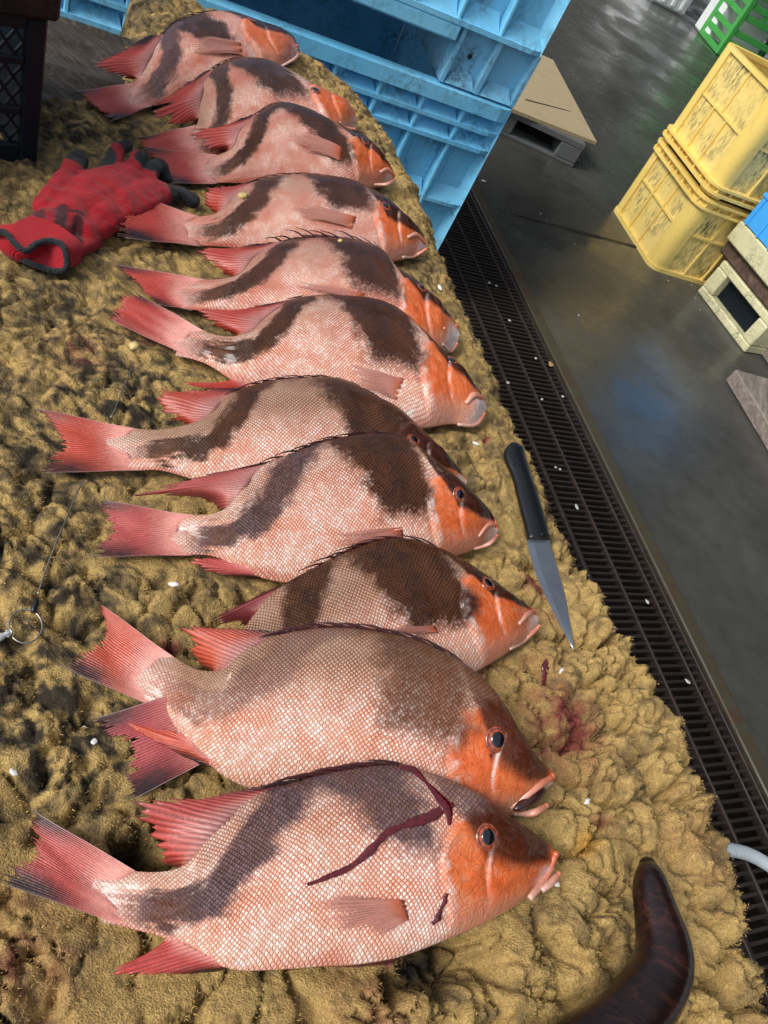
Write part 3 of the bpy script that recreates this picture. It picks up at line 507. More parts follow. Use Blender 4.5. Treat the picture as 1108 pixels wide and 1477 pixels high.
# ================================================================== the fish, as measured: back line, belly line, fins
RED = np.array([.42, .038, .022]); PINK = np.array([.6, .24, .2]); DK = np.array([.02, .006, .006]); GREYP = np.array([.12, .06, .07]); ORG = np.array([.5, .12, .05])
BR, SHEEN = (.015, .006, .004), (.05, .032, .036)  # brown band colour; purple one has the sky sheen painted in
FISH = [
 dict(label='farthest red snapper, at the top end of the row beside the blue pallet box', seed=1, zd=.040, T=.15, res=(150, 56),
  D=[(180,129),(199,113),(214,90),(232,55),(255,32),(285,22),(330,19),(367,31),(405,43),(420,52),(431,68)], V=[(206,158),(232,148),(277,130),(320,122),(362,112),(381,100),(402,98),(426,82)],
  tail=[(103,133),(122,144),(140,158),(157,176)], dt=(.08,.34), dorsal=[(190,113),(160,108),(131,95),(165,78),(208,52)], eye=(363,28,6.5), mouth=([(428,66),(418,58),(408,58)],[(431,72),(420,88),(403,97)],5), pect=([(347,62),(350,80)],[(288,56),(270,68),(272,76),(300,80)]), band=(.36,.60), hueC=SHEEN, pink=.75, brown=.35, op=.68, ddark=.2),
 dict(label='second fish from the far end, its tail under the third fish', seed=2, zd=.044, T=.15, res=(150, 56),
  D=[(272,190),(284,178),(288,150),(300,108),(335,87),(374,88),(409,104),(436,122),(460,134),(484,147),(505,161),(513,176)], V=[(287,222),(320,222),(370,215),(430,210),(470,202),(495,196),(512,186)],
  tail=[(196,199),(199,206),(206,214),(225,228)], dt=(.10,.36), dorsal=[(276,180),(240,179),(214,167),(240,140),(296,102)], eye=(455,130,6.5), mouth=([(511,176),(503,166),(494,165)],[(512,186),(500,184),(490,176)],5), band=(.40,.66), brown=.7, pink=.6, hue=(.02,.010,.008)),
 dict(label='third fish from the far end, with a long pectoral fin across its dark band', seed=3, zd=.060, T=.16, res=(160, 60),
  D=[(290,226),(318,222),(335,214),(345,192),(368,168),(402,150),(436,157),(463,171),(494,191),(522,199),(546,226),(563,243),(570,254)], V=[(297,264),(334,264),(390,268),(440,276),(490,278),(532,272),(562,266)],
  tail=[(194,210),(216,226),(234,237),(240,250),(241,265)], dt=(.10,.34), dorsal=[(322,220),(295,217),(270,190),(310,183),(360,166)], eye=(526,203,6.5), mouth=([(568,252),(558,244),(548,248)],[(569,260),(556,266),(540,266)],6), pect=([(494,214),(491,233)],[(432,190),(412,200),(418,210),(455,222)]), band=(.42,.68), lean=.2, blow=.1, dw=.76, dors=.95, pink=.7, brown=.3, tdark=(.9, .9)),
 dict(label='fourth fish from the far end, its tail on the red glove', seed=4, zd=.052, T=.17, res=(170, 60),
  D=[(260,307),(290,312),(318,305),(342,280),(370,262),(420,254),(470,256),(505,262),(532,275),(559,292),(580,315),(604,334),(614,349)], V=[(270,354),(330,357),(400,372),(470,386),(530,386),(575,376),(611,367)],
  tail=[(159,267),(172,290),(177,318),(165,330),(168,342)], tz=.034, dt=(.09,.36), dorsal=[(318,310),(296,296),(290,277),(335,268),(375,258)], eye=(556,297,7), mouth=([(612,350),(600,338),(588,342)],[(614,360),(600,368),(580,371)],7), pect=([(514,313),(508,331)],[(432,296),(418,305),(425,312),(465,320)]), band=(.48,.70), lean=.08, brown=.55, pink=.55, hue=(.018,.007,.006), hueC=(.028,.012,.009), tdark=(1,1), blow=.35),
 dict(label='fifth fish from the far end, with raised dorsal spines and a pale chin', seed=5, zd=.052, T=.17, res=(180, 64),
  D=[(267,398),(314,403),(345,396),(367,372),(402,353),(450,346),(500,348),(545,362),(560,383),(597,409),(625,438),(647,458),(660,470)], V=[(250,445),(290,448),(325,452),(380,475),(450,500),(520,515),(585,520),(630,514),(658,503)],
  tail=[(158,379),(178,395),(200,412),(210,425),(228,438)], dt=(.12,.36), dorsal=[(340,402),(312,390),(280,360),(330,357),(385,350)], eye=(608,415,7), mouth=([(658,470),(648,462),(640,474)],[(659,496),(652,505),(638,496)],7), pect=([(526,424),(520,434)],[(432,409),(420,413),(436,419),(480,427)]), band=(.46,.70), spine=.017, brown=.55, pink=.6, wj=1.3, hue=(.018,.007,.006)),
 dict(label='sixth fish from the far end, with broad dark band and wide white chin', seed=6, zd=.055, T=.17, res=(210, 76),
  D=[(272,463),(302,480),(332,486),(362,478),(388,455),(416,435),(452,428),(495,427),(535,432),(568,445),(597,470),(618,492),(640,513),(662,539),(683,560),(694,574)], V=[(252,515),(290,522),(343,553),(400,575),(470,597),(540,612),(611,618),(651,612),(683,614),(699,604)],
  tail=[(188,416),(172,428),(165,437),(160,448),(155,459)], dt=(.13,.37), dorsal=[(345,486),(315,475),(279,449),(330,446),(400,436)], eye=(651,520,8), mouth=([(694,573),(682,570),(672,582)],[(698,597),(688,610),(660,612)],9), pect=([(583,547),(572,577)],[(503,527),(498,538),(508,553),(548,570)]), anal=[(335,553),(300,554),(256,551),(290,560),(350,566)], at=(.16,.3), band=(.44,.69), blow=.22, pink=.3, wj=1.4, tdark=(.8,.3)),
 dict(label='seventh fish from the far end, tail spread flat and cheek hidden by another fish', seed=7, zd=.048, T=.165, res=(220, 76),
  D=[(159,609),(217,620),(262,615),(300,600),(325,575),(370,555),(430,547),(490,548),(535,571),(568,588),(597,614),(625,643),(651,669),(672,694)], V=[(180,683),(225,678),(267,688),(320,712),(400,742),(480,752),(560,745),(620,728),(668,708)],
  tail=[(50,589),(70,610),(85,638),(70,660),(54,682)], dt=(.18,.36), dorsal=[(268,616),(240,600),(213,567),(290,563),(360,556)], eye=(597,634,9.5), band=(.50,.74), cw=.8, brown=.85, hue=(.016,.006,.003), ddark=.15, tdark=(.5,.8), tcol=np.array([.46,.055,.025])),
 dict(label='eighth fish from the far end, level with the middle of the knife', seed=8, zd=.074, T=.165, res=(240, 90),
  D=[(249,731),(280,742),(321,736),(350,706),(378,672),(420,655),(460,640),(500,630),(545,626),(582,633),(625,665),(654,687),(680,712),(705,738),(716,756)], V=[(249,804),(300,801),(340,815),(376,833),(420,842),(480,845),(545,838),(600,822),(640,808),(676,796),(714,778)],
  tail=[(131,719),(146,740),(158,764),(138,788),(125,802)], dt=(.13,.34), dorsal=[(322,738),(290,720),(188,716),(280,688),(368,670)], eye=(663,713,10), mouth=([(715,756),(703,757),(690,774)],[(717,773),(706,784),(684,792)],7), pect=([(580,761),(582,774)],[(472,772),(466,778),(490,788),(540,783)]), anal=[(335,808),(300,803),(265,808),(310,826),(370,836)], at=(.16,.28), band=(.45,.69), blow=.2, hueC=SHEEN, brown=.4, tcol=np.array([.45,.08,.07])),
 dict(label='ninth fish from the far end, snout beside the knife blade, tail under another', seed=9, zd=.060, T=.165, res=(250, 96),
  D=[(262,1022),(300,980),(345,915),(404,847),(459,816),(499,797),(539,782),(578,777),(618,786),(658,804),(698,831),(737,859),(769,879)], V=[(285,1086),(330,1082),(400,1072),(500,1060),(600,1020),(660,985),(698,963),(730,943),(775,908)],
  tail=[(126,1040),(152,1062),(182,1074),(179,1125),(178,1161)], tz=.006, dt=(.22,.44), dorsal=[(380,905),(345,902),(298,899),(345,872),(420,838)], eye=(704,841,11), mouth=([(770,881),(758,888),(748,900)],[(778,903),(760,920),(735,936)],8), pect=([(628,903),(632,913)],[(560,907),(548,911),(570,913),(600,914)]), band=(.46,.72), lean=.1, blow=.2, brown=.85, hue=(.016,.006,.003), tcol=np.array([.36,.055,.06]), tdark=(.9,1.), ddark=.35),
 dict(label='tenth fish, humpbacked large snapper second from the near end with an open white-lipped mouth', seed=10, zd=.085, T=.19, res=(280, 120), big=1,
  D=[(222,925),(253,948),(285,966),(322,965),(345,945),(380,922),(430,910),(499,906),(547,912),(590,921),(626,935),(666,956),(698,982),(725,1017),(745,1053),(777,1097),(796,1114),(800,1122)], V=[(184,1004),(224,1020),(253,1048),(289,1090),(325,1121),(380,1145),(450,1165),(530,1178),(600,1186),(670,1186),(720,1180),(750,1172),(785,1142)],
  tail=[(138,866),(147,890),(150,912),(115,940),(80,958)], dt=(.15,.34), dorsal=[(322,970),(285,955),(258,905),(320,905),(410,910)], eye=(717,1067,16.5), mouth=([(797,1119),(770,1138),(736,1166)],[(788,1162),(770,1172),(742,1174)],11), gape=[(785,1140),(765,1153),(742,1168)], anal=[(270,1062),(225,1048),(177,1040),(220,1070),(285,1104)], at=(.14,.24), band=(.49,.70), hs=.74, bs=.75, cs=.55, lean=.05, blow=.25, brown=.8, hue=(.05,.020,.011), hueC=(.08,.042,.04), tcol=np.array([.5,.075,.035]), tdark=(.2,.9), scale=1.05, op=.67),
 dict(label='nearest red snapper at the bottom of the row, blood running across its side', seed=11, zd=.066, T=.19, res=(300, 120), big=1,
  D=[(150,1243),(201,1257),(262,1250),(305,1205),(364,1150),(430,1126),(500,1110),(571,1104),(622,1116),(678,1139),(729,1175),(765,1198),(795,1222),(804,1234)], V=[(150,1338),(201,1343),(265,1364),(330,1397),(400,1399),(452,1395),(520,1391),(571,1382),(638,1358),(694,1334),(745,1306),(785,1276)],
  tail=[(38,1163),(44,1200),(46,1234),(10,1246),(-2,1272)], dt=(.14,.40), dorsal=[(266,1254),(222,1238),(206,1195),(186,1167),(300,1147),(430,1122)], eye=(703,1207,16.5), mouth=([(802,1232),(788,1262),(764,1296)],[(806,1260),(795,1273),(782,1284)],12), anal=[(227,1367),(190,1385),(150,1405),(220,1408),(310,1402)], at=(.12,.28), pect=([(583,1298),(590,1326)],[(452,1292),(446,1305),(462,1330),(545,1348)]), pelv=([(578,1380),(566,1388)],[(455,1396),(470,1400),(510,1401),(560,1392)]), band=(.40,.62), bs=.9, lean=.26, blow=.34, brown=.4, hue=(.06,.038,.044), hueC=(.055,.035,.042), hs=.74, dors=.8, dw=.8, tcol=np.array([.42,.05,.04]), tdark=(.9,1.), scale=1.05, op=.66, sp_end=.66),  # purple band hues carry the sky sheen in their colour
]
# ================================================================== work table with its matted covering
tb = thing('work_table', 'timber work table covered with matted ochre carpet, fish laid out on it', 'table', W(-.85, .1, 0))
EDGE = [(1230, 1800), (1160, 1560), (1108, 1430), (1080, 1330), (1050, 1212), (1008, 1090), (950, 985), (900, 900), (850, 812), (788, 690), (745, 590), (700, 480), (660, 400), (626, 305), (590, 230), (560, 180), (520, 130), (470, 85), (425, 58), (350, 22), (290, -3), (215, -30), (188, 20), (165, 75), (148, 108), (105, 122), (60, 128)]
EW = np.array([at(x, y, ZT) for x, y in EDGE]); EP = np.stack([EW@E1, EW@E2], 1)
EP = np.concatenate([EP, [[-1.50, -.95], [.35, -.95], [.35, .95]]])
EP = np.concatenate([crv(EP[:27], 200), EP[27:]])
def poly_sd(x, y, Pg):
    """signed distance to the closed outline, positive inside"""
    d = np.full(x.shape, 9.); ins = np.zeros(x.shape, bool); n = len(Pg)
    for i in range(n):
        a = Pg[i]; b = Pg[(i+1) % n]; e = b-a; L = e@e+1e-12
        t = np.clip(((x-a[0])*e[0]+(y-a[1])*e[1])/L, 0, 1); d = np.minimum(d, np.hypot(x-a[0]-t*e[0], y-a[1]-t*e[1]))
        if abs(e[1]) > 1e-12: ins ^= ((a[1] > y) != (b[1] > y)) & (x < (b[0]-a[0])*(y-a[1])/(b[1]-a[1]) + a[0])
    return np.where(ins, d, -d)
def pe(px, py, z=ZT): p = at(px, py, z); return p@E1, p@E2
def blob(x, y, px, py, r, sx=1.):
    a, b = pe(px, py); return np.exp(-((x-a)**2+(y-b)**2)/(r*r))
def carpet_fields(x, y):
    wx = x + .012*fbm(x*18, y*18, 91, 2); wy = y + .012*fbm(x*18, y*18, 92, 2)
    lump = np.clip(ss(.05, .42, y+.55*x+.33)*ss(-.85, -.45, x) + ss(-.16, -.05, x+.12*y)*.9 + .25*blob(x, y, 60, 900, .2), 0, 1)
    h = .008*fbm(x*7, y*7, 1, 3) + .0035*fbm(wx*34, wy*34, 2, 3) + .0016*fbm(x*120, y*120, 3, 3)
    n_cr = noise(x*9, y*9, 71); n_cr2 = noise(x*21, y*21, 72)
    f1, g1 = worley(wx*24, wy*24, 11, True); f2, g2 = worley(wx*62, wy*62, 12, True); cr = ss(.16, 0, g1-f1)*ss(-.2, .3, n_cr) + .55*ss(.2, 0, g2-f2)*ss(-.1, .4, n_cr2); f3 = worley(x*150, y*150, 13)
    bump = .030*(1-np.clip(f1*1.15, 0, 1)**1.6) + .013*(1-np.clip(f2*1.2, 0, 1)**1.7) + .005*(1-np.clip(f3, 0, 1)**1.8)
    small = .0085*(1-np.clip(f1*1.1, 0, 1)**2) + (.0060)*(1-np.clip(f2*1.2, 0, 1)**1.7) + .0026*(1-np.clip(f3, 0, 1)**1.8)
    rid = 1-np.abs(noise(wx*16, wy*16, 55)); 
    h = h + lump*(bump-.016) + (1-lump)*(small-.008) - cr*(.006+.016*lump) - .012*lump*np.clip(rid-.86, 0, 1)*7
    hole = blob(x, y, 195, 1228, .022) + blob(x, y, 640, 1375, .026) + .8*blob(x, y, 600, 1398, .016) + blob(x, y, 560, 1420, .010)
    h = h - .045*np.clip(hole*1.3, 0, 1)
    left = np.clip(ss(.0, -.3, y+.25*x+.13), 0, 1)
    dk = sum(s*blob(x, y, a, b, r) for a, b, r, s in ((60, 1000, .07, .95), (160, 1080, .05, 1.), (40, 770, .12, .55), (140, 570, .08, .6), (40, 600, .08, .4), (130, 470, .09, .55), (215, 610, .05, .6), (30, 1080, .05, .8), (230, 340, .07, .4), (90, 830, .05, .5), (290, 1000, .05, .3), (250, 560, .05, .5), (120, 200, .06, .5), (520, 145, .03, .5), (270, 170, .08, .5)))
    n1 = fbm(x*11, y*11, 21, 4); n2 = fbm(wx*48, wy*48, 22, 4, .6); n4 = fbm(x*150, y*150, 24, 3); n3 = fbm(x*4, y*4, 23, 3)
    d = np.clip(.16 + .60*left + .36*n1 + .46*n2 + .12*n4 + .48*dk*(.55+1.9*n2+.8*n4) - .22*lump + .12*n3, 0, .98)
    ochre = np.array([.48, .325, .118]); tan = np.array([.30, .205, .085]); brn = np.array([.135, .10, .05]); blk = np.array([.036, .029, .02])
    pal = [(0., ochre), (.22, tan), (.62, brn), (1.0, blk), (1.2, blk*.55)]
    c = np.stack([np.interp(d, [p for p, _ in pal], [q[k] for _, q in pal]) for k in range(3)], -1)
    yel = np.clip(fbm(wx*22, wy*22, 31, 3)-.25, 0, 1)[..., None]; c = c*(1-yel*.55) + np.array([.55, .41, .15])*yel*.55*(1-np.clip(d, 0, 1))[..., None] + c*yel*.55*np.clip(d, 0, 1)[..., None]
    red = sum(s*blob(x, y, a, b, r) for a, b, r, s in ((765, 846, .016, 1.5), (822, 1045, .02, 1.6), (800, 1060, .05, .7), (795, 900, .02, .4), (860, 1192, .010, .9), (701, 636, .006, 1.), (700, 968, .02, .5), (245, 932, .010, 1.), (770, 960, .03, .25), (215, 480, .03, .35), (120, 510, .03, .3), (530, 1450, .04, .25), (15, 1400, .05, .4), (1000, 1230, .05, .2)))
    red = np.clip(red*(.55+1.3*(fbm(x*60, y*60, 41, 3)+.25)), 0, .9)[..., None]; c = c*(1-red) + np.array([.22, .035, .04])*red
    orange = np.clip(1.2*blob(x, y, 838, 1222, .010), 0, .8)[..., None]; c = c*(1-orange) + np.array([.5, .25, .03])*orange
    hz = np.clip(hole, 0, 1)[..., None]; c = c*(1-hz) + np.array([.012, .011, .01])*hz
    return h, c, lump
GX = np.arange(-2.16, .32, .0029); GY = np.arange(-.90, .90, .0029)
X, Y = np.meshgrid(GX, GY, indexing='ij'); H, CL, LP = carpet_fields(X, Y)
sd_ = poly_sd(X, Y, EP); sdj = sd_ + .006*fbm(X*70, Y*70, 77, 3) + .008*fbm(X*18, Y*18, 78, 2)
for sp in FISH + [None]:                                               # the fish and tools press the pile flat under them
    for pl in [[(727,640),(745,636),(797,779),(830,938),(800,890),(757,779)], [(912,1245),(958,1245),(1008,1373),(975,1450),(830,1540),(780,1500),(890,1430),(918,1365)], [(0,325),(60,300),(100,205),(190,200),(290,285),(170,370),(90,395)]] if sp is None else [sp['D']+sp['V'][::-1], sp['tail']+[sp['V'][1], sp['D'][1]]] + [sp[k_] for k_ in ('anal',) if k_ in sp] + [sp['dorsal']+[sp['D'][int(len(sp['D'])*.35)], sp['D'][1]]]:
        pw_ = np.array([at(x, y, ZT+.01) for x, y in pl]); pq = np.stack([pw_@E1, pw_@E2], 1); lo_, hi_ = pq.min(0)-.05, pq.max(0)+.05
        i0, i1 = np.searchsorted(GX, [lo_[0], hi_[0]]); j0, j1 = np.searchsorted(GY, [lo_[1], hi_[1]])
        d_ = poly_sd(X[i0:i1, j0:j1], Y[i0:i1, j0:j1], pq); lim = (-.001 if sp else .004)+.55*np.clip(-d_-.002, 0, 1)
        H[i0:i1, j0:j1] = np.where(H[i0:i1, j0:j1] > lim, lim + .12*(H[i0:i1, j0:j1]-lim), H[i0:i1, j0:j1])
H = H - .030*(1-ss(-.01, .06, sdj))**1.5 - .16*ss(.004, -.022, sdj)
Z = ZT + H
keep = sdj > -.022
def hz(x, y):
    """height of the covering at table coordinates"""
    i = np.clip(((x+2.16)/.0029).astype(int), 0, len(GX)-1); j = np.clip(((y+.90)/.0029).astype(int), 0, len(GY)-1); return Z[i, j]
nx, ny = X.shape
Pw = E1[None, None]*X[..., None] + E2[None, None]*Y[..., None]; Pw[..., 2] = Z
fk = keep[:-1, :-1] & keep[1:, :-1] & keep[1:, 1:] & keep[:-1, 1:]
ii, jj = np.nonzero(fk); v0 = ii*ny+jj; Q = np.stack([v0, v0+ny, v0+ny+1, v0+1], 1)
used = np.zeros(nx*ny, bool); used[Q.ravel()] = True; rem = np.cumsum(used)-1
def fast_mesh(name, V, Q, mat, parent, col, smooth=True):
    me = bpy.data.meshes.new(name); k = Q.shape[1]; V = V - np.array(parent['_o'])
    me.vertices.add(len(V)); me.vertices.foreach_set('co', V.astype(np.float32).ravel())
    me.loops.add(Q.size); me.loops.foreach_set('vertex_index', Q.astype(np.int32).ravel())
    me.polygons.add(len(Q)); me.polygons.foreach_set('loop_start', np.arange(0, Q.size, k, dtype=np.int32))
    me.update(calc_edges=True); me.validate()
    a = me.color_attributes.new('col', 'FLOAT_COLOR', 'POINT'); a.data.foreach_set('color', np.concatenate([col, np.ones((len(col), 1))], 1).astype(np.float32).ravel())
    if smooth: me.polygons.foreach_set('use_smooth', np.ones(len(me.polygons), dtype=bool))
    me.materials.append(mat); o = bpy.data.objects.new(name, me); COL.objects.link(o); o.parent = parent; return o
fast_mesh('carpet', Pw.reshape(-1, 3)[used], rem[Q], M['carpet'], tb, CL.reshape(-1, 3)[used])
# short loose fibres of the pile
NF = 330000
fx = rng.uniform(-2.14, .30, NF*2); fy = rng.uniform(-.9, .9, NF*2)
Pf = E1*fx[:, None] + E2*fy[:, None]; Pf[:, 2] = ZT; uvp = proj(Pf); dep = (Pf-CC)@FW
ok = (uvp[:, 0] > -60) & (uvp[:, 0] < 1170) & (uvp[:, 1] > -60) & (uvp[:, 1] < 1540) & (dep > .1)
i_ = ((fx+2.16)/.0029).astype(int); j_ = ((fy+.90)/.0029).astype(int); ok &= keep[np.clip(i_, 0, nx-1), np.clip(j_, 0, ny-1)]
fx, fy, i_, j_ = fx[ok][:NF], fy[ok][:NF], i_[ok][:NF], j_[ok][:NF]; n_ = len(fx)
base = E1*fx[:, None] + E2*fy[:, None]; base[:, 2] = Z[i_, j_]-.0006
th = rng.uniform(0, 2*np.pi, n_); tl = rng.uniform(.15, .95, n_); ln = rng.uniform(.0018, .005, n_)
gxn = (Z[np.clip(i_+1, 0, nx-1), j_]-Z[i_, j_])/.0029; gyn = (Z[i_, np.clip(j_+1, 0, ny-1)]-Z[i_, j_])/.0029
nrm = -E1*np.clip(gxn, -2, 2)[:, None] - E2*np.clip(gyn, -2, 2)[:, None]; nrm[:, 2] = 1; nrm /= np.linalg.norm(nrm, axis=1)[:, None]
hd = E1*np.cos(th)[:, None] + E2*np.sin(th)[:, None]; sdv = -E1*np.sin(th)[:, None] + E2*np.cos(th)[:, None]
wd = rng.uniform(.00025, .0005, n_)[:, None]
tip = base + (nrm*(1-tl)[:, None]*.9 + hd*tl[:, None]*.9)*ln[:, None]
FV = np.stack([base-sdv*wd, base+sdv*wd, tip], 1).reshape(-1, 3)
fc = CL[i_, j_]*rng.uniform(.55, 1.35, n_)[:, None]
tag(fast_mesh('carpet_pile', FV, np.arange(n_*3).reshape(-1, 3), M['fibre'], tb, np.repeat(fc, 3, 0), False), kind='stuff')
# timber of the table
b = MB(); b.prism([W(-1.70, -.85, .70), W(.24, -.85, .70), W(.24, .70, .70), W(-1.50, .62, .70), W(-1.70, .42, .70)], (0, 0, .045)); b.build('tabletop', M['weathered_timber'], tb)
for a0, wd_, zz in ((-1.735, .095, .036), (-1.637, .105, .042), (-1.528, .12, .034)):
    b = MB(); V = []
    m = 30
    for s_ in range(m+1):
        e2 = -.85 + 1.04*s_/m; r_ = .006*noise(np.array([e2*14.]), np.array([a0*40.]), 5)[0]
        for (da, dz) in ((0, -.06), (0, .012), (.014, .0), (wd_*.35, -.002), (wd_*.5, -.009), (wd_*.62, -.001), (wd_-.012, .001), (wd_, -.012), (wd_, -.06)):
            V.append(W(a0+da+r_, e2, ZT-.045+zz+dz+.6*r_))
    Fq = [(s_*9+k, s_*9+k+1, (s_+1)*9+k+1, (s_+1)*9+k) for s_ in range(m) for k in range(8)]
    b.add(V, Fq); b.build('end_plank', M['weathered_timber'], tb)
for a0, b0 in ((-1.74, -.78), (-1.74, .30), (.12, -.78), (.12, .52)):
    b = MB(); b.box(W(a0, b0, .002), E1*.09, E2*.09, (0, 0, .697), .006); b.build('leg', M['weathered_timber'], tb)
b = MB(); b.box(W(-1.78, .30, .56), E1*1.99, E2*.04, (0, 0, .139), .004); b.build('apron', M['weathered_timber'], tb)

# black lattice crate standing on the table
k0 = at(54, 238, ZT-.006)
def z_at(P, py):
    lo, hi = .6, 1.4
    for _ in range(40):
        m_ = (lo+hi)/2
        if proj([P[0], P[1], m_])[1] > py: lo = m_
        else: hi = m_
    return lo
zr = z_at(k0, 26); zm = z_at(k0, 100)
kd = at(0, 96, zm)-at(80, 104, zm); kd[2] = 0; kd /= np.linalg.norm(kd); kn = np.array([-kd[1], kd[0], 0.]); kn = kn if kn[1] > 0 else -kn
t = thing('lattice_crate', 'black plastic lattice crate with dirty brown rim on the table corner behind the glove', 'crate', k0)
LW, LD, zb = .36, .30, k0[2]
b = MB(); b.box(k0+z3*.0, kd*.028, kn*LD, z3*(zr-zb-.002), .004); b.build('corner_post', M['black_plastic'], t)
b = MB(); b.box(k0+kd*LW, kd*.028, kn*LD, z3*(zr-zb-.002), .004); b.build('corner_post', M['black_plastic'], t)
b = MB(); b.box(k0+kd*.028+kn*(LD-.012), kd*(LW-.028), kn*.01, z3*(zr-zb-.002)); b.build('back_wall', M['black_plastic'], t)
for zz, hh in ((.002, .03), (.078, .011), (.150, .011), (zr-zb-.02, .018)):
    b = MB(); b.box(k0+kd*.0282+kn*.001+z3*zz, kd*(LW-.0284), kn*.012, z3*hh, .002); b.build('rail', M['black_plastic'], t)
HL = zr-zb-.03
for s_ in (1, -1):
    for i in range(-14, 22):
        x0 = .028 + i*.0235; P0 = []
        for q in np.linspace(0, 1, 2):
            P0.append((x0 + q*HL*.75 if s_ > 0 else x0 + (1-q)*HL*.75, .02+q*HL))
        (xa, za), (xb, zb2) = P0
        # clip to the panel
        def clip(xa, za, xb, zb2):
            t0, t1 = 0., 1.; dx = xb-xa
            for lim, sg in ((.026, 1), (LW+.002, -1)):
                if abs(dx) < 1e-9: continue
                tt_ = (lim-xa)/dx
                if sg*dx > 0: t0 = max(t0, tt_)
                else: t1 = min(t1, tt_)
            return t0, t1
        t0, t1 = clip(xa, za, xb, zb2)
        if t1-t0 < .05: continue
        A_ = k0+kd*(xa+(xb-xa)*t0)+z3*(za+(zb2-za)*t0)+kn*(.003 if s_ > 0 else .008); B_ = k0+kd*(xa+(xb-xa)*t1)+z3*(za+(zb2-za)*t1)+kn*(.003 if s_ > 0 else .008)
        dd = (B_-A_)/np.linalg.norm(B_-A_); pp = np.cross(dd, kn)
        b = MB(); b.box(A_-pp*.0022, B_-A_, pp*.0044, kn*.0045, .0008); b.build('lattice_bar', M['black_plastic'], t)
b = MB(); b.box(k0-kd*.010-kn*.012+z3*(zr-zb), kd*(LW+.05), kn*.028, z3*.085, .005); b.box(k0-kd*.010+kn*.0165+z3*(zr-zb), kd*.03, kn*(LD-.01), z3*.085, .005); b.build('rim', M['brown_rim'], t)
# ================================================================== the fish
BV = []                                                               # surfaces for resting small things on
def add_bvh(V, Fc): BV.append(BVHTree.FromPolygons([tuple(v) for v in V], Fc))
sub = 3
Xc, Yc = X[::sub, ::sub], Y[::sub, ::sub]; Pc = Pw[::sub, ::sub].reshape(-1, 3); cx_, cy_ = Xc.shape
add_bvh(Pc, [(i*cy_+j, (i+1)*cy_+j, (i+1)*cy_+j+1, i*cy_+j+1) for i in range(cx_-1) for j in range(cy_-1)])
def hit(px, py, lift=0.):
    d = Vector(ray(px, py)).normalized(); o = Vector(CC); best = None
    for bv in BV:
        r = bv.ray_cast(o, d)
        if r[0] is not None and (best is None or r[3] < best[3]): best = r
    if best is None: return at(px, py, ZT+.02), np.array([0, 0, 1.])
    n = np.array(best[1]); n = n if n@np.array(d) < 0 else -n
    return np.array(best[0]) + n*lift, n
def hits(P, lift=0.): return np.array([hit(x, y, lift)[0] for x, y in P])

def fan(name, mat, parent, base, outer, rays, thick, colf, jag=.06, seed=0, sag=0., steps=12, lift=.0010, bow=None, alpha=None):
    """a rayed fin between a base line and an outer edge (world points), corrugated along its rays, ragged at the edge"""
    r = np.random.default_rng(seed); m = rays*4+1
    B0, O0 = crv(base, m), crv(outer, m)
    jg = 1-np.abs(r.normal(0, jag, rays+1)); spl = r.uniform(.0, 1., rays+1)
    V = []; C = []
    for i in range(m):
        u = i/(m-1); k = i/4; k0 = int(k); f = k-k0; ra = .5+.5*math.cos(2*math.pi*f)      # 1 on a ray, 0 between rays
        j = jg[min(k0+(f > .5), rays)]; j -= (1-ra)*jag*1.2*(.5+spl[min(k0, rays)])
        for s_ in range(steps+1):
            v = s_/steps*j; p = B0[i]*(1-v) + O0[i]*v
            if bow is not None: p = p + bow*math.sin(math.pi*min(v, 1.))
            p = p + np.array([0, 0, lift*(ra-.4)*(1.2-v*.5) - sag*math.sin(math.pi*v)*.0 + .0025*noise(np.array([u*4.+seed]), np.array([v*2.]), seed)[0]])
            V.append(p); C.append(colf(u, v, ra, r))
    n = steps+1; top = len(V)
    Fc = [(i*n+k, (i+1)*n+k, (i+1)*n+k+1, i*n+k+1) for i in range(m-1) for k in range(steps)]
    V2 = [p-np.array([0, 0, thick]) for p in V]; Fc += [tuple(top+q for q in f[::-1]) for f in Fc]
    bd = [k for k in range(n)] + [i*n+n-1 for i in range(1, m)] + [(m-1)*n+k for k in range(n-2, -1, -1)] + [i*n for i in range(m-2, 0, -1)]
    Fc += [(bd[q], bd[(q+1) % len(bd)], top+bd[(q+1) % len(bd)], top+bd[q]) for q in range(len(bd))]
    cc_ = np.clip(np.array(C+C), 0, 1)
    if alpha: va = np.tile(np.linspace(0, 1, n), m*2); cc_ = np.c_[cc_, alpha[0]+(alpha[1]-alpha[0])*va**1.5]
    return mesh_obj(name, np.array(V+V2), Fc, mat, parent, True, {'col': cc_})

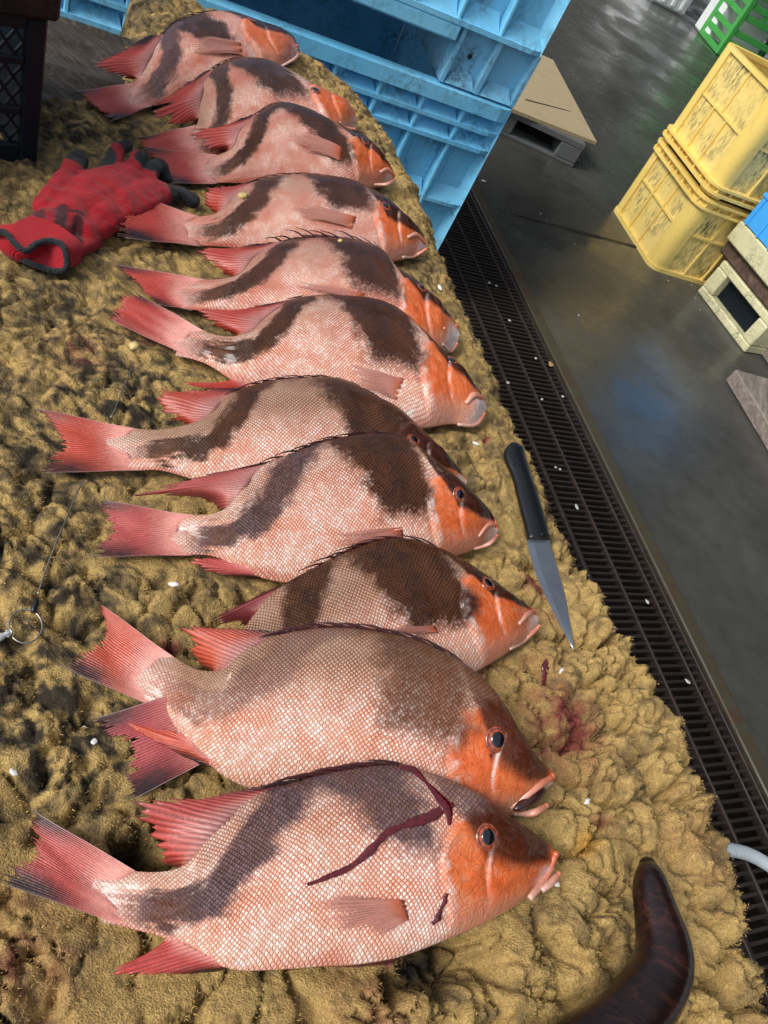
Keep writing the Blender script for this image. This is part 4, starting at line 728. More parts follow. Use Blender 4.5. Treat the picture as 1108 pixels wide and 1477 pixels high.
def snapper(sp):
    """one fish lying on its side, built between its back line and its belly line"""
    s = sp['seed']; r = np.random.default_rng(s); big = sp.get('big', 0)
    zd, zv = ZT+sp.get('zd', .05), ZT+sp.get('zv', .018); nt_, nw = sp.get('res', (200, 72)); nb = 14
    Dp, Vp = crv(np.array(sp['D'], float), nt_), crv(np.array(sp['V'], float), nt_)
    tq = np.linspace(0, 1, nt_); taz = ss(0, .22, tq); 
    zds = (ZT+.022)*(1-taz) + zd*taz; zvs = (ZT+.014)*(1-taz) + zv*taz
    zds = zds*(1-ss(.82, 1, tq)) + (zd*.55+zv*.45)*ss(.82, 1, tq)
    Dw, Vw = atv(Dp, zds), atv(Vp, zvs)
    Dw, Vw = crv(Dw, nt_), crv(Vw, nt_); md_ = (Dw+Vw)/2; pull = (.16*ss(.07, 0, tq))[:, None]; Dw, Vw = Dw+(md_-Dw)*pull, Vw+(md_-Vw)*pull   # even spacing; ends inside the tail fin
    wid = np.linalg.norm(Dw-Vw, axis=1); L = np.sum(np.linalg.norm(np.diff((Dw+Vw)/2, axis=0), axis=1)); dep = wid.max()
    T = sp.get('T', .165)*.92*dep*np.interp(tq, [0, .04, .10, .2, .4, .6, .75, .88, .96, 1], [.006, .07, .22, .48, .88, 1., .97, .74, .42, .2])
    w_ = .5-.5*np.cos(np.linspace(0, np.pi, nw+1)); w_ = w_*.75 + np.linspace(0, 1, nw+1)*.25
    tg, wg = np.meshgrid(tq, w_, indexing='ij')
    nj = .014*fbm(tg*14+s, wg*7, s, 3)
    nj2 = .014*fbm(tg*40+s, wg*18, s+3, 3)
    op = sp.get('op', .70)
    t_op = op + .075*np.abs(wg-.42)**1.4*4.2*np.where(wg > .42, 1, .55)      # rear edge of the gill cover
    headm = ss(-.022, .03, tg-t_op+nj*1.5+nj2*.5); headm = headm*(1-ss(.80, .90, wg)*ss(op+.17, op+.06, tg))
    t_pre = op+.105 + .06*np.abs(wg-.4)**1.3*2.4                             # fore cheek line
    B = (4*wg*(1-wg)+1e-9)**.60
    Hh = T[:, None]*B
    Hh += dep*.022*ss(-.003, .009, tg-t_op)*ss(0, .12, wg)*ss(.9, .6, wg)*ss(1, .9, tg) - dep*.004*np.exp(-((tg-t_op+.006)/.006)**2)*ss(.0, .15, wg)*ss(.85, .6, wg)
    Hh -= dep*.005*np.exp(-((tg-t_pre)/.007)**2)*ss(.05, .2, wg)*ss(.72, .55, wg)
    Hh += dep*.012*ss(0, .015, tg-t_pre)*ss(.1, .3, wg)*ss(.75, .5, wg)
    Hh += dep*.006*fbm(tg*9+s, wg*4, s+8, 3)*B
    Hh += dep*.0045*headm*fbm(tg*26+s, wg*11, s+9, 3)*B
    Hh += dep*.010*np.exp(-((tg-.885)/.03)**2-((wg-.66)/.16)**2)
    P = Dw[:, None]*wg[..., None] + Vw[:, None]*(1-wg[..., None]); P[..., 2] += Hh
    tdir = (Dw[0]+Vw[0]-Dw[8]-Vw[8]); tdir /= np.linalg.norm(tdir); P = P + tdir*(L*.022*ss(.09, 0, tg)*(4*wg*(1-wg)))[..., None]
    wb = np.linspace(1, 0, nb+1)[1:-1]; Pb = Dw[:, None]*wb[None, :, None] + Vw[:, None]*(1-wb[None, :, None])
    Pb = Pb + tdir*(L*.022*ss(.09, 0, tq)[:, None]*(4*wb*(1-wb))[None])[..., None]; lowr = (.0025*ss(.05, 0, tq))[:, None]; P[..., 2] -= lowr; Pb[..., 2] -= lowr
    Pb[..., 2] -= .72*T[:, None]*(4*wb*(1-wb))[None]**.6
    Pb[..., 2] = np.maximum(Pb[..., 2], ZT-.006+.0*Pb[..., 2])
    # colour masks in body coordinates (t along, w across)
    dy = (wid/L)[:, None]
    b0, b1 = sp.get('band', (.47, .67)); lean = sp.get('lean', .13)
    lo = b0 + lean*(1-wg)*1.2; hi = b1 + lean*(1-wg)*.35
    mB = ss(-.04, .04, tg-lo+nj*1.6+nj2*.6)*ss(.04, -.04, tg-hi+nj*1.6+nj2*.5)*ss(sp.get('blow', .26), sp.get('blow', .26)+.22, wg+nj*2)
    cl = np.array(sp.get('cres', [(.40, 1.02), (.335, .86), (.27, .66), (.19, .50), (.10, .40), (.02, .33), (-.05, .22)])); mC = np.full(tg.shape, 9.)
    cp = crv(cl, 60)
    for (a, b_) in cp: mC = np.minimum(mC, np.hypot(tg-a, (wg-b_)*np.maximum(dy, .1)))
    rad = np.interp(tg, [0, .1, .25, .45], [.028, .03, .045, .05])*sp.get('cw', 1.)
    mC = ss(1.45, .55, (mC+nj*1.1+nj2*.4)/rad)*ss(-.01, .10, tg)
    pe_ = proj(P.reshape(-1, 3)); ke = int(np.argmin(np.hypot(pe_[:, 0]-sp['eye'][0], pe_[:, 1]-sp['eye'][1]))); te, we = tq[ke//(nw+1)], w_[ke % (nw+1)]
    wl = np.interp(tg, [0, op-.02, (op+te)/2, te, (te+1)/2, 1], [1.1, .97, (we+1)/2-.12, we-.15*sp.get('hd', 1.), we-.19*sp.get('hd', 1.), we-.02]); mH = ss(-.05-.05*big, .05+.03*big, wg-wl+nj2*.8)*ss(op-.06, op+.03, tg)*ss(1.01, .95, tg)
    dark = np.clip(np.maximum(np.maximum(mB*sp.get('bs', 1.), mC*sp.get('cs', .95)), mH*sp.get('hs', .9)), 0, 1)
    dorsal = sp.get('dors', .7)*ss(sp.get('dw', .86), sp.get('dw', .86)+.14, wg+nj2*2)*ss(op-.02, op-.12, tg)*ss(.2, .4, tg); dark = np.maximum(dark, dorsal)
    brown = np.clip(ss(.25, .8, wg+nj2*2-.12+.2*(sp.get('brown', .5)-.5))*sp.get('brown', .5)*1.3, 0, 1)
    belly = np.clip(ss(.30, .05, wg+nj)*.8, 0, 1)*(1-headm) + headm*ss(.26, .0, wg-.25*ss(.9, 1, tg)+nj*2)*.45*sp.get('wj', 1.)
    pnk = np.clip(.8*ss(.10, .0, tg) + .55*ss(.1, .02, wg) + .15*ss(.06, .0, np.abs(wg-.30)-.02)*ss(.35, .6, tg)*(1-headm) + -.36 + .5*(fbm(tg*6+s, wg*5, s+21, 3)) + sp.get('pink', 0.), 0, 1)
    wht = sp.get('cheek', .4+.4*r.random())*np.exp(-((tg-t_pre-.006-.004*np.sin(wg*19))/.0035)**2)*ss(.1, .22, wg)*ss(.66, .5, wg)*(.5+.8*(fbm(tg*20, wg*9+s, s+31, 2)+.3))
    wht = wht + .85*np.exp(-((tg-t_op-.014)/.006)**2)*ss(.08, .18, wg)*ss(.55, .35, wg)*(.55+fbm(tg*12, wg*16+s, s+32, 2)*1.3)
    wht = wht + .8*ss(.40, .2, wg-.5*(tg-.9)*4+nj)*ss(1.03-.11*sp.get('wj', 1.), 1.0-.03*sp.get('wj', 1.), tg)*sp.get('wj', 1.)
    wht = np.clip(wht, 0, 1)*(.25+.75*headm); wht = np.maximum(wht, .5*ss(.075, .0, tg+nj*1.5))
    def flat(a, b_=None): return np.concatenate([a, (a[:, -2::-1][:, np.linspace(0, nw-1, nb-1).astype(int)] if b_ is None else b_)], 1)
    A = flat(P, Pb); nring = A.shape[1]
    mask = np.stack([flat(dark), flat(headm), flat(belly)], -1).reshape(-1, 3); mask2 = np.stack([flat(wht), flat(brown), flat(pnk)], -1).reshape(-1, 3)
    szf = np.interp(tq, [0, .2, .5, .75, 1], [.72, .86, 1.05, 1.12, 1.])*(.85+.3*min(1.2, dep/.19)); al = np.cumsum(np.r_[0, np.linalg.norm(np.diff((Dw+Vw)/2, axis=0), axis=1)/szf[1:]])
    uvv = np.stack([np.repeat(al[:, None], nring, 1), flat((wg-.5)*(wid/szf)[:, None])], -1).reshape(-1, 2)
    hc = np.array(sp.get('hue', BR)); hue = np.broadcast_to(hc, (nt_, nring, 3)).copy()
    if 'hueC' in sp:
        k = flat(ss(.05, .3, mC)*ss(.62, .5, tg)); hue = hue*(1-k[..., None]) + np.array(sp['hueC'])*k[..., None]
    Fc = [(i*nring+k, i*nring+(k+1) % nring, (i+1)*nring+(k+1) % nring, (i+1)*nring+k) for i in range(nt_-1) for k in range(nring)]
    Fc += [tuple(range(nring))[::-1], tuple((nt_-1)*nring+k for k in range(nring))]
    V = A.reshape(-1, 3); ctr = (Dw[nt_//2]+Vw[nt_//2])/2; ctr[2] = ZT
    root = thing('red_snapper', sp['label'], 'fish', ctr, 'red snappers laid out in a row on the table')
    mesh_obj('body', V, Fc, M['fish'], root, True, {'mask': mask, 'mask2': mask2, 'hue': hue.reshape(-1, 3)}, uvv)
    add_bvh(V, Fc)
    def surf(t, w): return P[int(t*(nt_-1)), int(np.argmin(np.abs(w_-w)))]
    tn = sp.get('tone', np.ones(3))
    def zq(P_, z): return np.array([at(x, y, z_) for (x, y), z_ in zip(P_, np.broadcast_to(z, len(P_)))])
    # tail fin
    i0 = int(.065*(nt_-1)); bs = [P[int(i0*(1-.5*math.sin(math.pi*wq))), int(wq*nw)]-np.array([0, 0, .0012]) for wq in (.985, .9, .7, .5, .3, .1, .015)]
    tz = sp.get('tz', .012); ot = zq(sp['tail'], ZT+tz)
    ub, lb = sp.get('tdark', (.8, .8)); rc = sp.get('tcol', RED)
    def tc(u, v, ra, r):
        k0_ = ss(.05, .55, v+.16*(r.random()-.5)); c = np.array([.60, .27, .22])*(1-k0_) + rc*k0_; ln_ = max(0, 1-ra*1.6); c = c*(1-ln_*.55*ss(.12, .35, v)) + np.array([.12, .08, .07])*max(0, ra-.75)*2*ss(.05, .2, v) + (1-ra)*np.array([.03, .0, .0])
        e = ub*1.25*ss(.30, .02, u)*ss(.35, .9, v) + lb*1.2*ss(.62, .95, u)*ss(.25, .75, v) + .4*ss(.9, 1., v); e = min(1, e*(.7+.5*r.random()))
        c = c*(1-e) + DK*e
        if u < .015 or u > .985: c = c*.7+np.array([.5, .42, .42])*.3
        return c*r.uniform(.85, 1.1)
    fan('tail_fin', M['fin'], root, bs, ot, 32, .0010, tc, .06, s, lift=.0007, steps=18)
    # soft dorsal fin and folded dorsal spines
    d0, d1 = sp['dt']; ids = np.linspace(d0, d1, 8)*(nt_-1)
    bs = np.array([Dw[int(q)]*.965+Vw[int(q)]*.035 + [0, 0, .25*T[int(q)]] for q in ids]); zo = sp.get('dz', .014)
    ot = zq(sp['dorsal'], np.linspace(ZT+zo, zd+.004, len(sp['dorsal'])))
    def dc(u, v, ra, r):
        k = ss(.05, .5, v); c = PINK*.9*(1-k) + rc*k; c = c*(1-max(0, 1-ra*1.6)*.5) + np.array([.12, .08, .07])*max(0, ra-.75)*2
        e = min(1, ss(.55, .9, u)*ss(.2, .6, v)*.95 + ss(.80, 1., v)*.7 + sp.get('ddark', .1)); c = c*(1-e)+DK*e
        k2 = ss(.35, .0, v)*sp.get('dbase', .35); c = c*(1-k2)+GREYP*k2
        return c*r.uniform(.85, 1.12)
    fan('dorsal_fin', M['fin'], root, bs, ot, 26, .0010, dc, .12, s+1, lift=.0008)
    q0 = d1-.02; nsp = 10
    m = MB()
    for k in range(nsp):
        t = q0 + (sp.get('sp_end', op+.06)-q0)*(k+.6)/nsp; i = int(t*(nt_-1)); j = max(0, i-int(.085*nt_))
        up = (Dw[i]-Vw[i])/wid[i]; hgt = sp.get('spine', .0035)*(.7+.6*r.random())
        p0 = Dw[i]*.985+Vw[i]*.015; p1 = (Dw[i]*.4+Dw[j]*.6)+up*hgt*.9+[0, 0, .003]; p2 = Dw[j]+up*hgt*(.9+.5*r.random())+[0, 0, .002]
        m.tube(crv([p0, p1, p2], 7), np.linspace(.0022, .0006, 7)*(.8+.4*big), 6, col=tuple(DK*(1.+1.5*r.random())+[.02*r.random(), 0, 0]))
    m.build('dorsal_spines', M['fin'], root, True)
    ids = np.linspace(q0, sp.get('sp_end', op+.06), 12)*(nt_-1)
    bs = np.array([Dw[int(q)]*.985+Vw[int(q)]*.015 for q in ids]); ot = np.array([Dw[max(0, int(q-.05*nt_))] + (Dw[int(q)]-Vw[int(q)])/wid[int(q)]*sp.get('spine', .0045)*.8*math.sin(math.pi*min(.92, max(.12, e_))) + np.array([0, 0, .001]) for q, e_ in zip(ids, np.linspace(0, 1, 12))])
    fan('dorsal_membrane', M['fin'], root, bs, ot, 12, .001, lambda u, v, ra, r: (np.array([.10, .03, .028])*(.5+.6*ra) + np.array([.18, .09, .09])*ss(.85, 1., v)), .12, s+2, steps=6)
    if 'anal' in sp:
        a0, a1 = sp['at']; ids = np.linspace(a0, a1, 6)*(nt_-1); bs = np.array([Vw[int(q)]*.96+Dw[int(q)]*.04+[0, 0, .2*T[int(q)]] for q in ids])
        def ac(u, v, ra, r):
            c = (PINK*(1-ss(0, .35, v))+rc*ss(0, .35, v))*(.65+.5*ra); e = min(1, ss(.5, .9, u)*ss(.1, .6, v)+.3*ss(.85, 1, v)); return (c*(1-e)+DK*e)*r.uniform(.88, 1.1)
        fan('anal_fin', M['fin'], root, bs, zq(sp['anal'], ZT+.010), 14, .0010, ac, .07, s+4, lift=.0008)
    for nm in ('pect', 'pelv'):
        if nm not in sp: continue
        b_, o_ = sp[nm]; bw = hits(b_, .0005); ow = hits(o_, .0035)
        bw = bw + .0; 
        def pc(u, v, ra, r):
            if nm == 'pelv': return (np.array([.10, .025, .02])*(.6+.8*ra) + PINK*.5*(u > .9))*r.uniform(.85, 1.1)
            k = ss(0, .3, v); return ((ORG*1.1*(1-k)+np.array([.60, .27, .21])*k)*(.7+.35*ra))*r.uniform(.9, 1.1)
        hb = np.linalg.norm(ow.mean(0)-bw.mean(0))
        fan('pectoral_fin' if nm == 'pect' else 'pelvic_fin', M['pect' if nm == 'pect' else 'fin'], root, bw, ow, 18, .0006, pc, .13, s+6, lift=.0007, alpha=(.95, .3) if nm == 'pect' else None, bow=np.array([0, 0, hb*.025]))
    # eye
    ex, ey, er = sp['eye']; c, n = hit(ex, ey); dist = (c-CC)@FW; er = er*dist/FPX
    n = n + np.array([0, 0, .25]); n /= np.linalg.norm(n); a = np.cross(n, E1); a /= np.linalg.norm(a); b2 = np.cross(n, a)
    V = []; C = []; K = 28; prof = [(0, .30), (.3, .285), (.5, .25), (.62, .22), (.64, .19), (.78, .15), (.90, .09), (.97, .06), (1.0, .085), (1.09, .06), (1.16, -.06)]
    cols = [(.004, .004, .008)]*4 + [(.06, .014, .006), (.34, .07, .018), (.20, .04, .014), (.03, .01, .008), (.36, .06, .02), (.22, .05, .02), (.16, .03, .012)]
    for (rr_, hh), cc_ in zip(prof, cols):
        for k in range(K):
            q = 2*math.pi*k/K; V.append(c + er*(a*math.cos(q)*rr_ + b2*math.sin(q)*rr_ + n*(hh-.02))); C.append(np.array(cc_)*(1+.35*math.sin(k*1.9)*(rr_ > .6)))
    Fc = [(i*K+k, i*K+(k+1) % K, (i+1)*K+(k+1) % K, (i+1)*K+k) for i in range(len(prof)-1) for k in range(K)]
    mesh_obj('eye', V, Fc, M['eye'], root, True, {'col': np.clip(np.array(C), 0, 1)})
    # lips and gape
    if 'mouth' in sp:
        U_, L_, rad = sp['mouth']; zm = P[-1].mean(0)[2]
        def lip(nm, pts, rr_, ca, cb):
            pw = hits(pts, 0); tgt = np.array([at(x, y, zm+.004) for x, y in pts])
            for i in range(len(pw)):
                if np.linalg.norm(pw[i]-tgt[i]) > .04: pw[i] = tgt[i]
            q = crv(pw, 16); m = MB(); k = np.linspace(0, 1, 16); m.tube(q, rr_*(.3+.22*np.sin(k*2.6+.3)), 10, flat=.8)
            col = [tuple(np.array(ca)*(1-kk)+np.array(cb)*kk) for kk in k for _ in range(10)]; m.C = col; m.ell(q[0], E1*rr_*.44, E2*rr_*.44, z3*rr_*.4, 10, 6, col=tuple(ca)); m.build(nm, M['flesh'], root, True)
        sc = (at(sp['eye'][0], sp['eye'][1], ZT+.05)-CC)@FW/FPX
        lip('upper_lip', U_, rad*sc, sp.get('lipc', (.52, .12, .05)), (.62, .34, .26)); lip('lower_lip', L_, rad*sc*.9, (.52, .16, .09), (.62, .40, .33))
        if sp.get('gape'):
            pw = hits(sp['gape'], 0.0); tgt = np.array([at(x, y, zm+.001) for x, y in sp['gape']]); m = MB(); m.tube(crv(tgt, 10), np.sin(np.linspace(.5, 2.9, 10))*rad*sc*.9, 8, col=(.035, .012, .010)); m.build('mouth_cavity', M['flesh'], root, True)
    return root

for sp in FISH: snapper(sp)

# ---------------------------------------------------------------- blood
def streak(name, label, P, rad, flat=.35, seed=0):
    r = np.random.default_rng(seed); pw = crv(hits(P, .0004 if 'carpet' not in label else .0025), 60); d = np.linalg.norm(pw-CC, axis=1).mean()/FPX*1.0
    rr_ = np.interp(np.linspace(0, 1, 60), np.linspace(0, 1, len(rad)), rad)*d*(.45+.6*r.random(60)); rr_ = np.convolve(np.r_[rr_[:1], rr_, rr_[-1:]], [.25, .5, .25], 'valid')
    m = MB(); m.tube(pw, rr_, 10, flat=flat); return tag(m.build(name, M['blood'], smooth=True, origin=pw[30]), label, 'blood')
o = streak('blood_streak', 'long dark blood streak running across the side of the nearest fish', [(440,1277),(468,1266),(505,1250),(532,1228),(560,1200),(590,1188),(625,1176),(642,1165),(655,1160)], [2.5,5,6,7,7,5,9,9,4], .2, 1); bs_root = o
m = MB()
for P, rd in (([(575,1107),(598,1114),(615,1130),(632,1150),(645,1166),(648,1190)], [5,8,3,7,9,3]),):
    pw = crv(hits(P, .0004), 40); d = np.linalg.norm(pw-CC, axis=1).mean()/FPX; m.tube(pw, np.interp(np.linspace(0,1,40), np.linspace(0,1,len(rd)), rd)*d, 10, flat=.2)
tag(m.build('blood_clot', M['blood'], smooth=True, origin=hit(600,1114)[0]), 'blood clot running down from the nape of the nearest fish', 'blood')
streak('blood_spot', 'small beaded blood run on the gill cover of the nearest fish', [(622,1332),(630,1322),(636,1308),(641,1298),(645,1288)], [5,8,4,6,4], .4, 3)
streak('blood_trickle', 'dark blood trickle on the carpet right of the knife tip', [(796,950),(788,962),(784,975),(783,990),(789,1008)], [6,7,4,4,3], .3, 4)
streak('blood_drop', 'tiny blood drop under the eye of the humpbacked fish', [(707,1088),(708,1092)], [2.5,2.5], .4, 5)
# ================================================================== small things on the table
add = lambda P, lift=0.: hits(P, lift)
def hgt(px, py, lift): p = hit(px, py)[0]; return p+np.array([0, 0, lift])
# ---- red knit glove: capsules merged into one skin
gl = thing('work_glove', 'red knit work glove with black rubber fingertips, lying behind the fish tails', 'glove', at(140, 300, ZT))
caps = []                                                             # (points px, z above table, radii m, width flatten, colour tag)
def gz(P, z): return np.array([at(x, y, ZT+zz) for (x, y), zz in zip(P, z)])
gp = [([(96,318),(125,292),(150,275),(185,262)], [.020,.026,.028,.024], [.030,.040,.044,.034]),
      ([(120,335),(160,305),(200,285),(228,280)], [.016,.022,.024,.02], [.024,.034,.036,.026]),
      ([(70,300),(84,275),(100,252),(112,232)], [.020,.026,.028,.030], [.022,.019,.017,.017]),
      ([(150,260),(163,235),(172,214),(181,212)], [.024,.028,.030,.024], [.020,.015,.013,.012]),
      ([(180,262),(194,240),(204,226),(209,240)], [.024,.030,.032,.020], [.020,.014,.013,.012]),
      ([(205,272),(218,252),(232,238),(238,256)], [.022,.028,.030,.016], [.019,.013,.012,.012]),
      ([(205,292),(235,285),(258,278),(277,288)], [.018,.020,.020,.016], [.018,.015,.014,.014]),
      ([(95,318),(70,330),(45,345),(30,352)], [.018,.020,.018,.016], [.032,.030,.029,.029]),
      ([(128,345),(105,360),(92,372)], [.012,.012,.012], [.020,.018,.015])]
tm = MB()
for P, z, rr_ in gp:
    w3 = gz(P, z); q = crv(np.c_[w3, rr_], 14)
    for i in range(14):
        rad = q[i, 3]; tm.ell(q[i, :3], E1*rad, E2*rad, z3*min(rad*.72, .022), 14, 10)
tmp = bpy.data.meshes.new('tmp'); tmp.from_pydata([tuple(v) for v in tm.V], [], tm.F); ob = bpy.data.objects.new('tmp', tmp); COL.objects.link(ob)
md = ob.modifiers.new('r', 'REMESH'); md.mode = 'VOXEL'; md.voxel_size = .0026
sm_ = ob.modifiers.new('s', 'SMOOTH'); sm_.iterations = 6; sm_.factor = .5
dg = bpy.context.evaluated_depsgraph_get(); ev = ob.evaluated_get(dg); me = ev.to_mesh()
V = np.zeros(len(me.vertices)*3); me.vertices.foreach_get('co', V); V = V.reshape(-1, 3); Fc = [tuple(p.vertices) for p in me.polygons]; ev.to_mesh_clear()
bpy.data.objects.remove(ob); bpy.data.meshes.remove(tmp)
G1 = at(30, 352, ZT+.016); G2 = at(150, 275, ZT+.026); gax = (G2-G1); gln = np.linalg.norm(gax[:2]); gax = gax/np.linalg.norm(gax); gsd = np.cross([0, 0, 1.], gax)
al = (V-G1)@gax; sd2 = (V-G1)@gsd
V[:, 2] += .0022*fbm(V[:, 0]*45, V[:, 1]*45, 61, 3) + .003*noise(al*60, sd2*12, 62)*ss(.02, .06, al)
tips = [((123,220), .034, .046), ((192,214), .026, .036), ((212,246), .020, .028), ((243,262), .016, .030), ((275,290), .016, .042)]
blk = np.zeros(len(V))
pj = proj(V)
def half(ax_, ay_, bx_, by_):                                          # side of an image line through two glove seams, as a plane in the world
    a = at(ax_, ay_, ZT+.02); b = at(bx_, by_, ZT+.02); n = np.cross(b-a, [0, 0, 1.]); n /= np.linalg.norm(n); return (V-a)@n
for (c_, zz, rad) in tips:
    d = np.linalg.norm((V-at(c_[0], c_[1], ZT+zz))*np.array([1, 1, .8]), axis=1); blk = np.maximum(blk, ss(rad*1.05, rad*.97, d+.001*noise(V[:, 0]*300, V[:, 1]*300, 4)))
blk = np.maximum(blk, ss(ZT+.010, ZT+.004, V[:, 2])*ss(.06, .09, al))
col = np.array([.33, .008, .016])*np.ones((len(V), 1))*(1+.25*fbm(V[:, 0]*60, V[:, 1]*60, 63, 3))[:, None]
# black printed mark near the cuff: four strokes crossed by a line
pr = np.zeros(len(V))
for (a, b_) in (((38,318),(30,340)), ((56,300),(58,340)), ((90,305),(84,340)), ((113,318),(112,345)), ((48,300),(118,312)), ((34,342),(118,338))):
    A_, B_ = at(*a, ZT+.035), at(*b_, ZT+.035); e = (B_-A_)[:2]; L2 = e@e; t_ = np.clip(((V[:, :2]-A_[:2])@e)/L2, 0, 1); d = np.linalg.norm(V[:, :2]-A_[:2]-t_[:, None]*e, axis=1)
    wd = .0075 if abs(a[0]-b_[0]) < 12 else .003; pr = np.maximum(pr, ss(wd*1.15, wd*.8, d+.0012*fbm(V[:, 0]*260, V[:, 1]*260, 9, 2)))
pr *= (V[:, 2] > ZT+.018)*.85
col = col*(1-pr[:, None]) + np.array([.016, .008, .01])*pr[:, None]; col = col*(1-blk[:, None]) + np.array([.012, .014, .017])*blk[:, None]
mesh_obj('glove_skin', V, Fc, M['knit'], gl, True, {'col': np.clip(col, 0, 1)})
add_bvh(V, Fc)
cuffp = [(-8,332),(8,336),(22,352),(36,362),(52,352),(72,347),(88,352),(96,370),(95,388),(82,391),(62,386),(40,378),(18,364),(2,350),(-8,340),(-8,332)]
cz = [.034,.038,.036,.034,.036,.040,.042,.034,.020,.012,.010,.010,.012,.016,.024,.034]
cw_ = gz(cuffp, cz); m = MB(); q = crv(cw_, 70); m.tube(q, .0042*(1+.12*np.sin(np.arange(70)*2.3)), 10, cap=False, col=(.02, .022, .026)); m.build('cuff_trim', M['knit'], gl, True)
inn = q + 0; cen = q.mean(0); m = MB(); Vv = [tuple(p) for p in q] + [tuple(p*.45+cen*.55+np.array([0, 0, -.004])+gax*.012) for p in q] + [tuple(cen+gax*.03-np.array([0, 0, .006]))]
m.add(Vv, [(i, i+1, 70+i+1, 70+i) for i in range(69)] + [(70+i, 70+i+1, 140) for i in range(69)], (.36, .012, .02)); m.build('cuff_lining', M['knit'], gl, True)
# cuff sleeve between the palm skin and the trim
mid_ = crv(gz([(-8,325),(20,322),(45,312),(70,318),(100,335),(118,352),(116,380)], [.03,.042,.046,.048,.046,.036,.014]), 40); low = crv(cw_[:9], 40)
m = MB(); m.add([tuple(p) for p in low]+[tuple(p) for p in mid_], [(i, i+1, 41+i, 40+i) for i in range(39)], (.38, .012, .02)); m.build('cuff', M['knit'], gl, True)

# ---- knife
kz = .012
def kpt(x, y, dz=0.): return at(x, y, KZ+dz)
KZ = max(hit(748, 690)[0][2], hit(778, 770)[0][2], hit(800, 850)[0][2], hit(785, 815)[0][2], hit(815, 900)[0][2])+.008
kn_ = thing('knife', 'black handled kitchen knife lying on the carpet beside the fish heads', 'knife', kpt(775, 770))
Lh = [(733,642),(727,652),(731,668),(737.5,682),(746,714),(752,738),(758,760),(762,778)]; Rh = [(741,639),(751,643),(757,661),(766,690),(772,706),(777,722),(787,755),(793,779)]
Lw, Rw = crv(np.array([kpt(*p) for p in Lh]), 40), crv(np.array([kpt(*p) for p in Rh]), 40); m = MB(); V = []
for i in range(40):
    c = (Lw[i]+Rw[i])/2; hw = (Rw[i]-Lw[i])/2; th = .0085*min(1, .5+i*.12)
    for k in range(14):
        q = 2*math.pi*k/14; V.append(c + hw*np.sign(math.cos(q))*abs(math.cos(q))**.8 + z3*th*np.sign(math.sin(q))*abs(math.sin(q))**.8)
m.add(V, [(i*14+k, i*14+(k+1) % 14, (i+1)*14+(k+1) % 14, (i+1)*14+k) for i in range(39) for k in range(14)] + [tuple(range(14))[::-1], tuple(39*14+k for k in range(14))]); m.build('handle', M['handle'], kn_, True)
for (x, y) in ((742, 668), (768, 742), (782, 770)):
    m = MB(); p = kpt(x, y, .0080); m.ell(p, E1*.0026, E2*.0026, z3*.0012, 12, 6); m.build('rivet', M['handle'], kn_, True)
Lb = crv(np.array([kpt(x, y, -.002-.007*i/4) for i, (x, y) in enumerate([(760,779),(765,802),(774,830),(800,886),(827,937)])]), 40); Rb = crv(np.array([kpt(x, y, .000-.008*i/4) for i, (x, y) in enumerate([(792,779),(800,808),(809,838),(821,890),(827.5,937)])]), 40)
V = []
for i in range(40):
    a, b_ = Lb[i], Rb[i]; tk = .0012*(1-i/45); mid2 = a*.72+b_*.28
    V += [a, mid2+z3*tk*.8, b_+z3*tk, b_-z3*tk, mid2-z3*tk*.8]
m = MB(); m.add(V, [(i*5+k, i*5+(k+1) % 5, (i+1)*5+(k+1) % 5, (i+1)*5+k) for i in range(39) for k in range(5)] + [(4, 3, 2, 1, 0), tuple(39*5+k for k in range(5))]); m.build('blade', M['blade'], kn_, False)

# ---- curved dark wooden handle at the lower right
hp = [(935,1250,15),(937,1262,22),(939,1280,28),(944,1305,32),(951,1333,37),(957,1360,42),(957,1388,46),(947,1418,48),(926,1448,50),(896,1478,52),(858,1508,54),(815,1538,56),(770,1565,58),(700,1612,56),(620,1655,52),(540,1690,46),(500,1704,30)]
HZ = ZT+.040
hw_ = np.array([at(x, y, HZ+.012*math.sin(min(i,12)/12*3)) for i, (x, y, r_) in enumerate(hp)]); dep_ = (hw_-CC)@FW/FPX
hk = thing('hook_handle', 'polished dark red wooden hook handle curving in from the lower right edge', 'tool handle', hw_[6])
q = crv(np.c_[hw_, np.array([p[2] for p in hp])*dep_*.93], 60); m = MB(); m.tube(q[:, :3], q[:, 3], 24); m.ell(q[0, :3], E1*q[0, 3]*.98, E2*q[0, 3]*.98, z3*q[0, 3]*.9, 20, 12); m.build('handle', M['dark_polished_wood'], hk, True)

# ---- wire leader with ring and snap
wl = thing('wire_leader', 'thin steel wire leader with a ring and crimp lying on the left of the carpet', 'fishing wire', hit(60, 870)[0])
def wire(P, lift=.0016): p = hits(P, 0); p[:, 2] = np.convolve(np.r_[p[:1, 2], p[:, 2], p[-1:, 2]], [.3, .4, .3], 'valid')+lift; return p
P1 = [(54,862),(62,838),(72,808),(84,778),(97,748),(110,718),(121,695)]
m = MB(); m.tube(crv(wire(P1, .007), 50), .0008, 6); m.build('wire', M['wire'], wl, True)
P2 = [(158,610),(166,592),(175,570),(184,548),(192,528)]
m = MB(); m.tube(crv(wire(P2, .007), 30), .0008, 6); m.build('wire', M['wire'], wl, True)
rc_, rn = hit(37, 903); sc_ = ((rc_-CC)@FW)/FPX; rz = max(hit(37, 882)[0][2], hit(37, 925)[0][2], rc_[2], hit(60, 903)[0][2])+.002; rcw = at(37, 903, rz)
hx, hy = (at(61, 903, rz)-rcw), (at(37, 879, rz)-rcw)
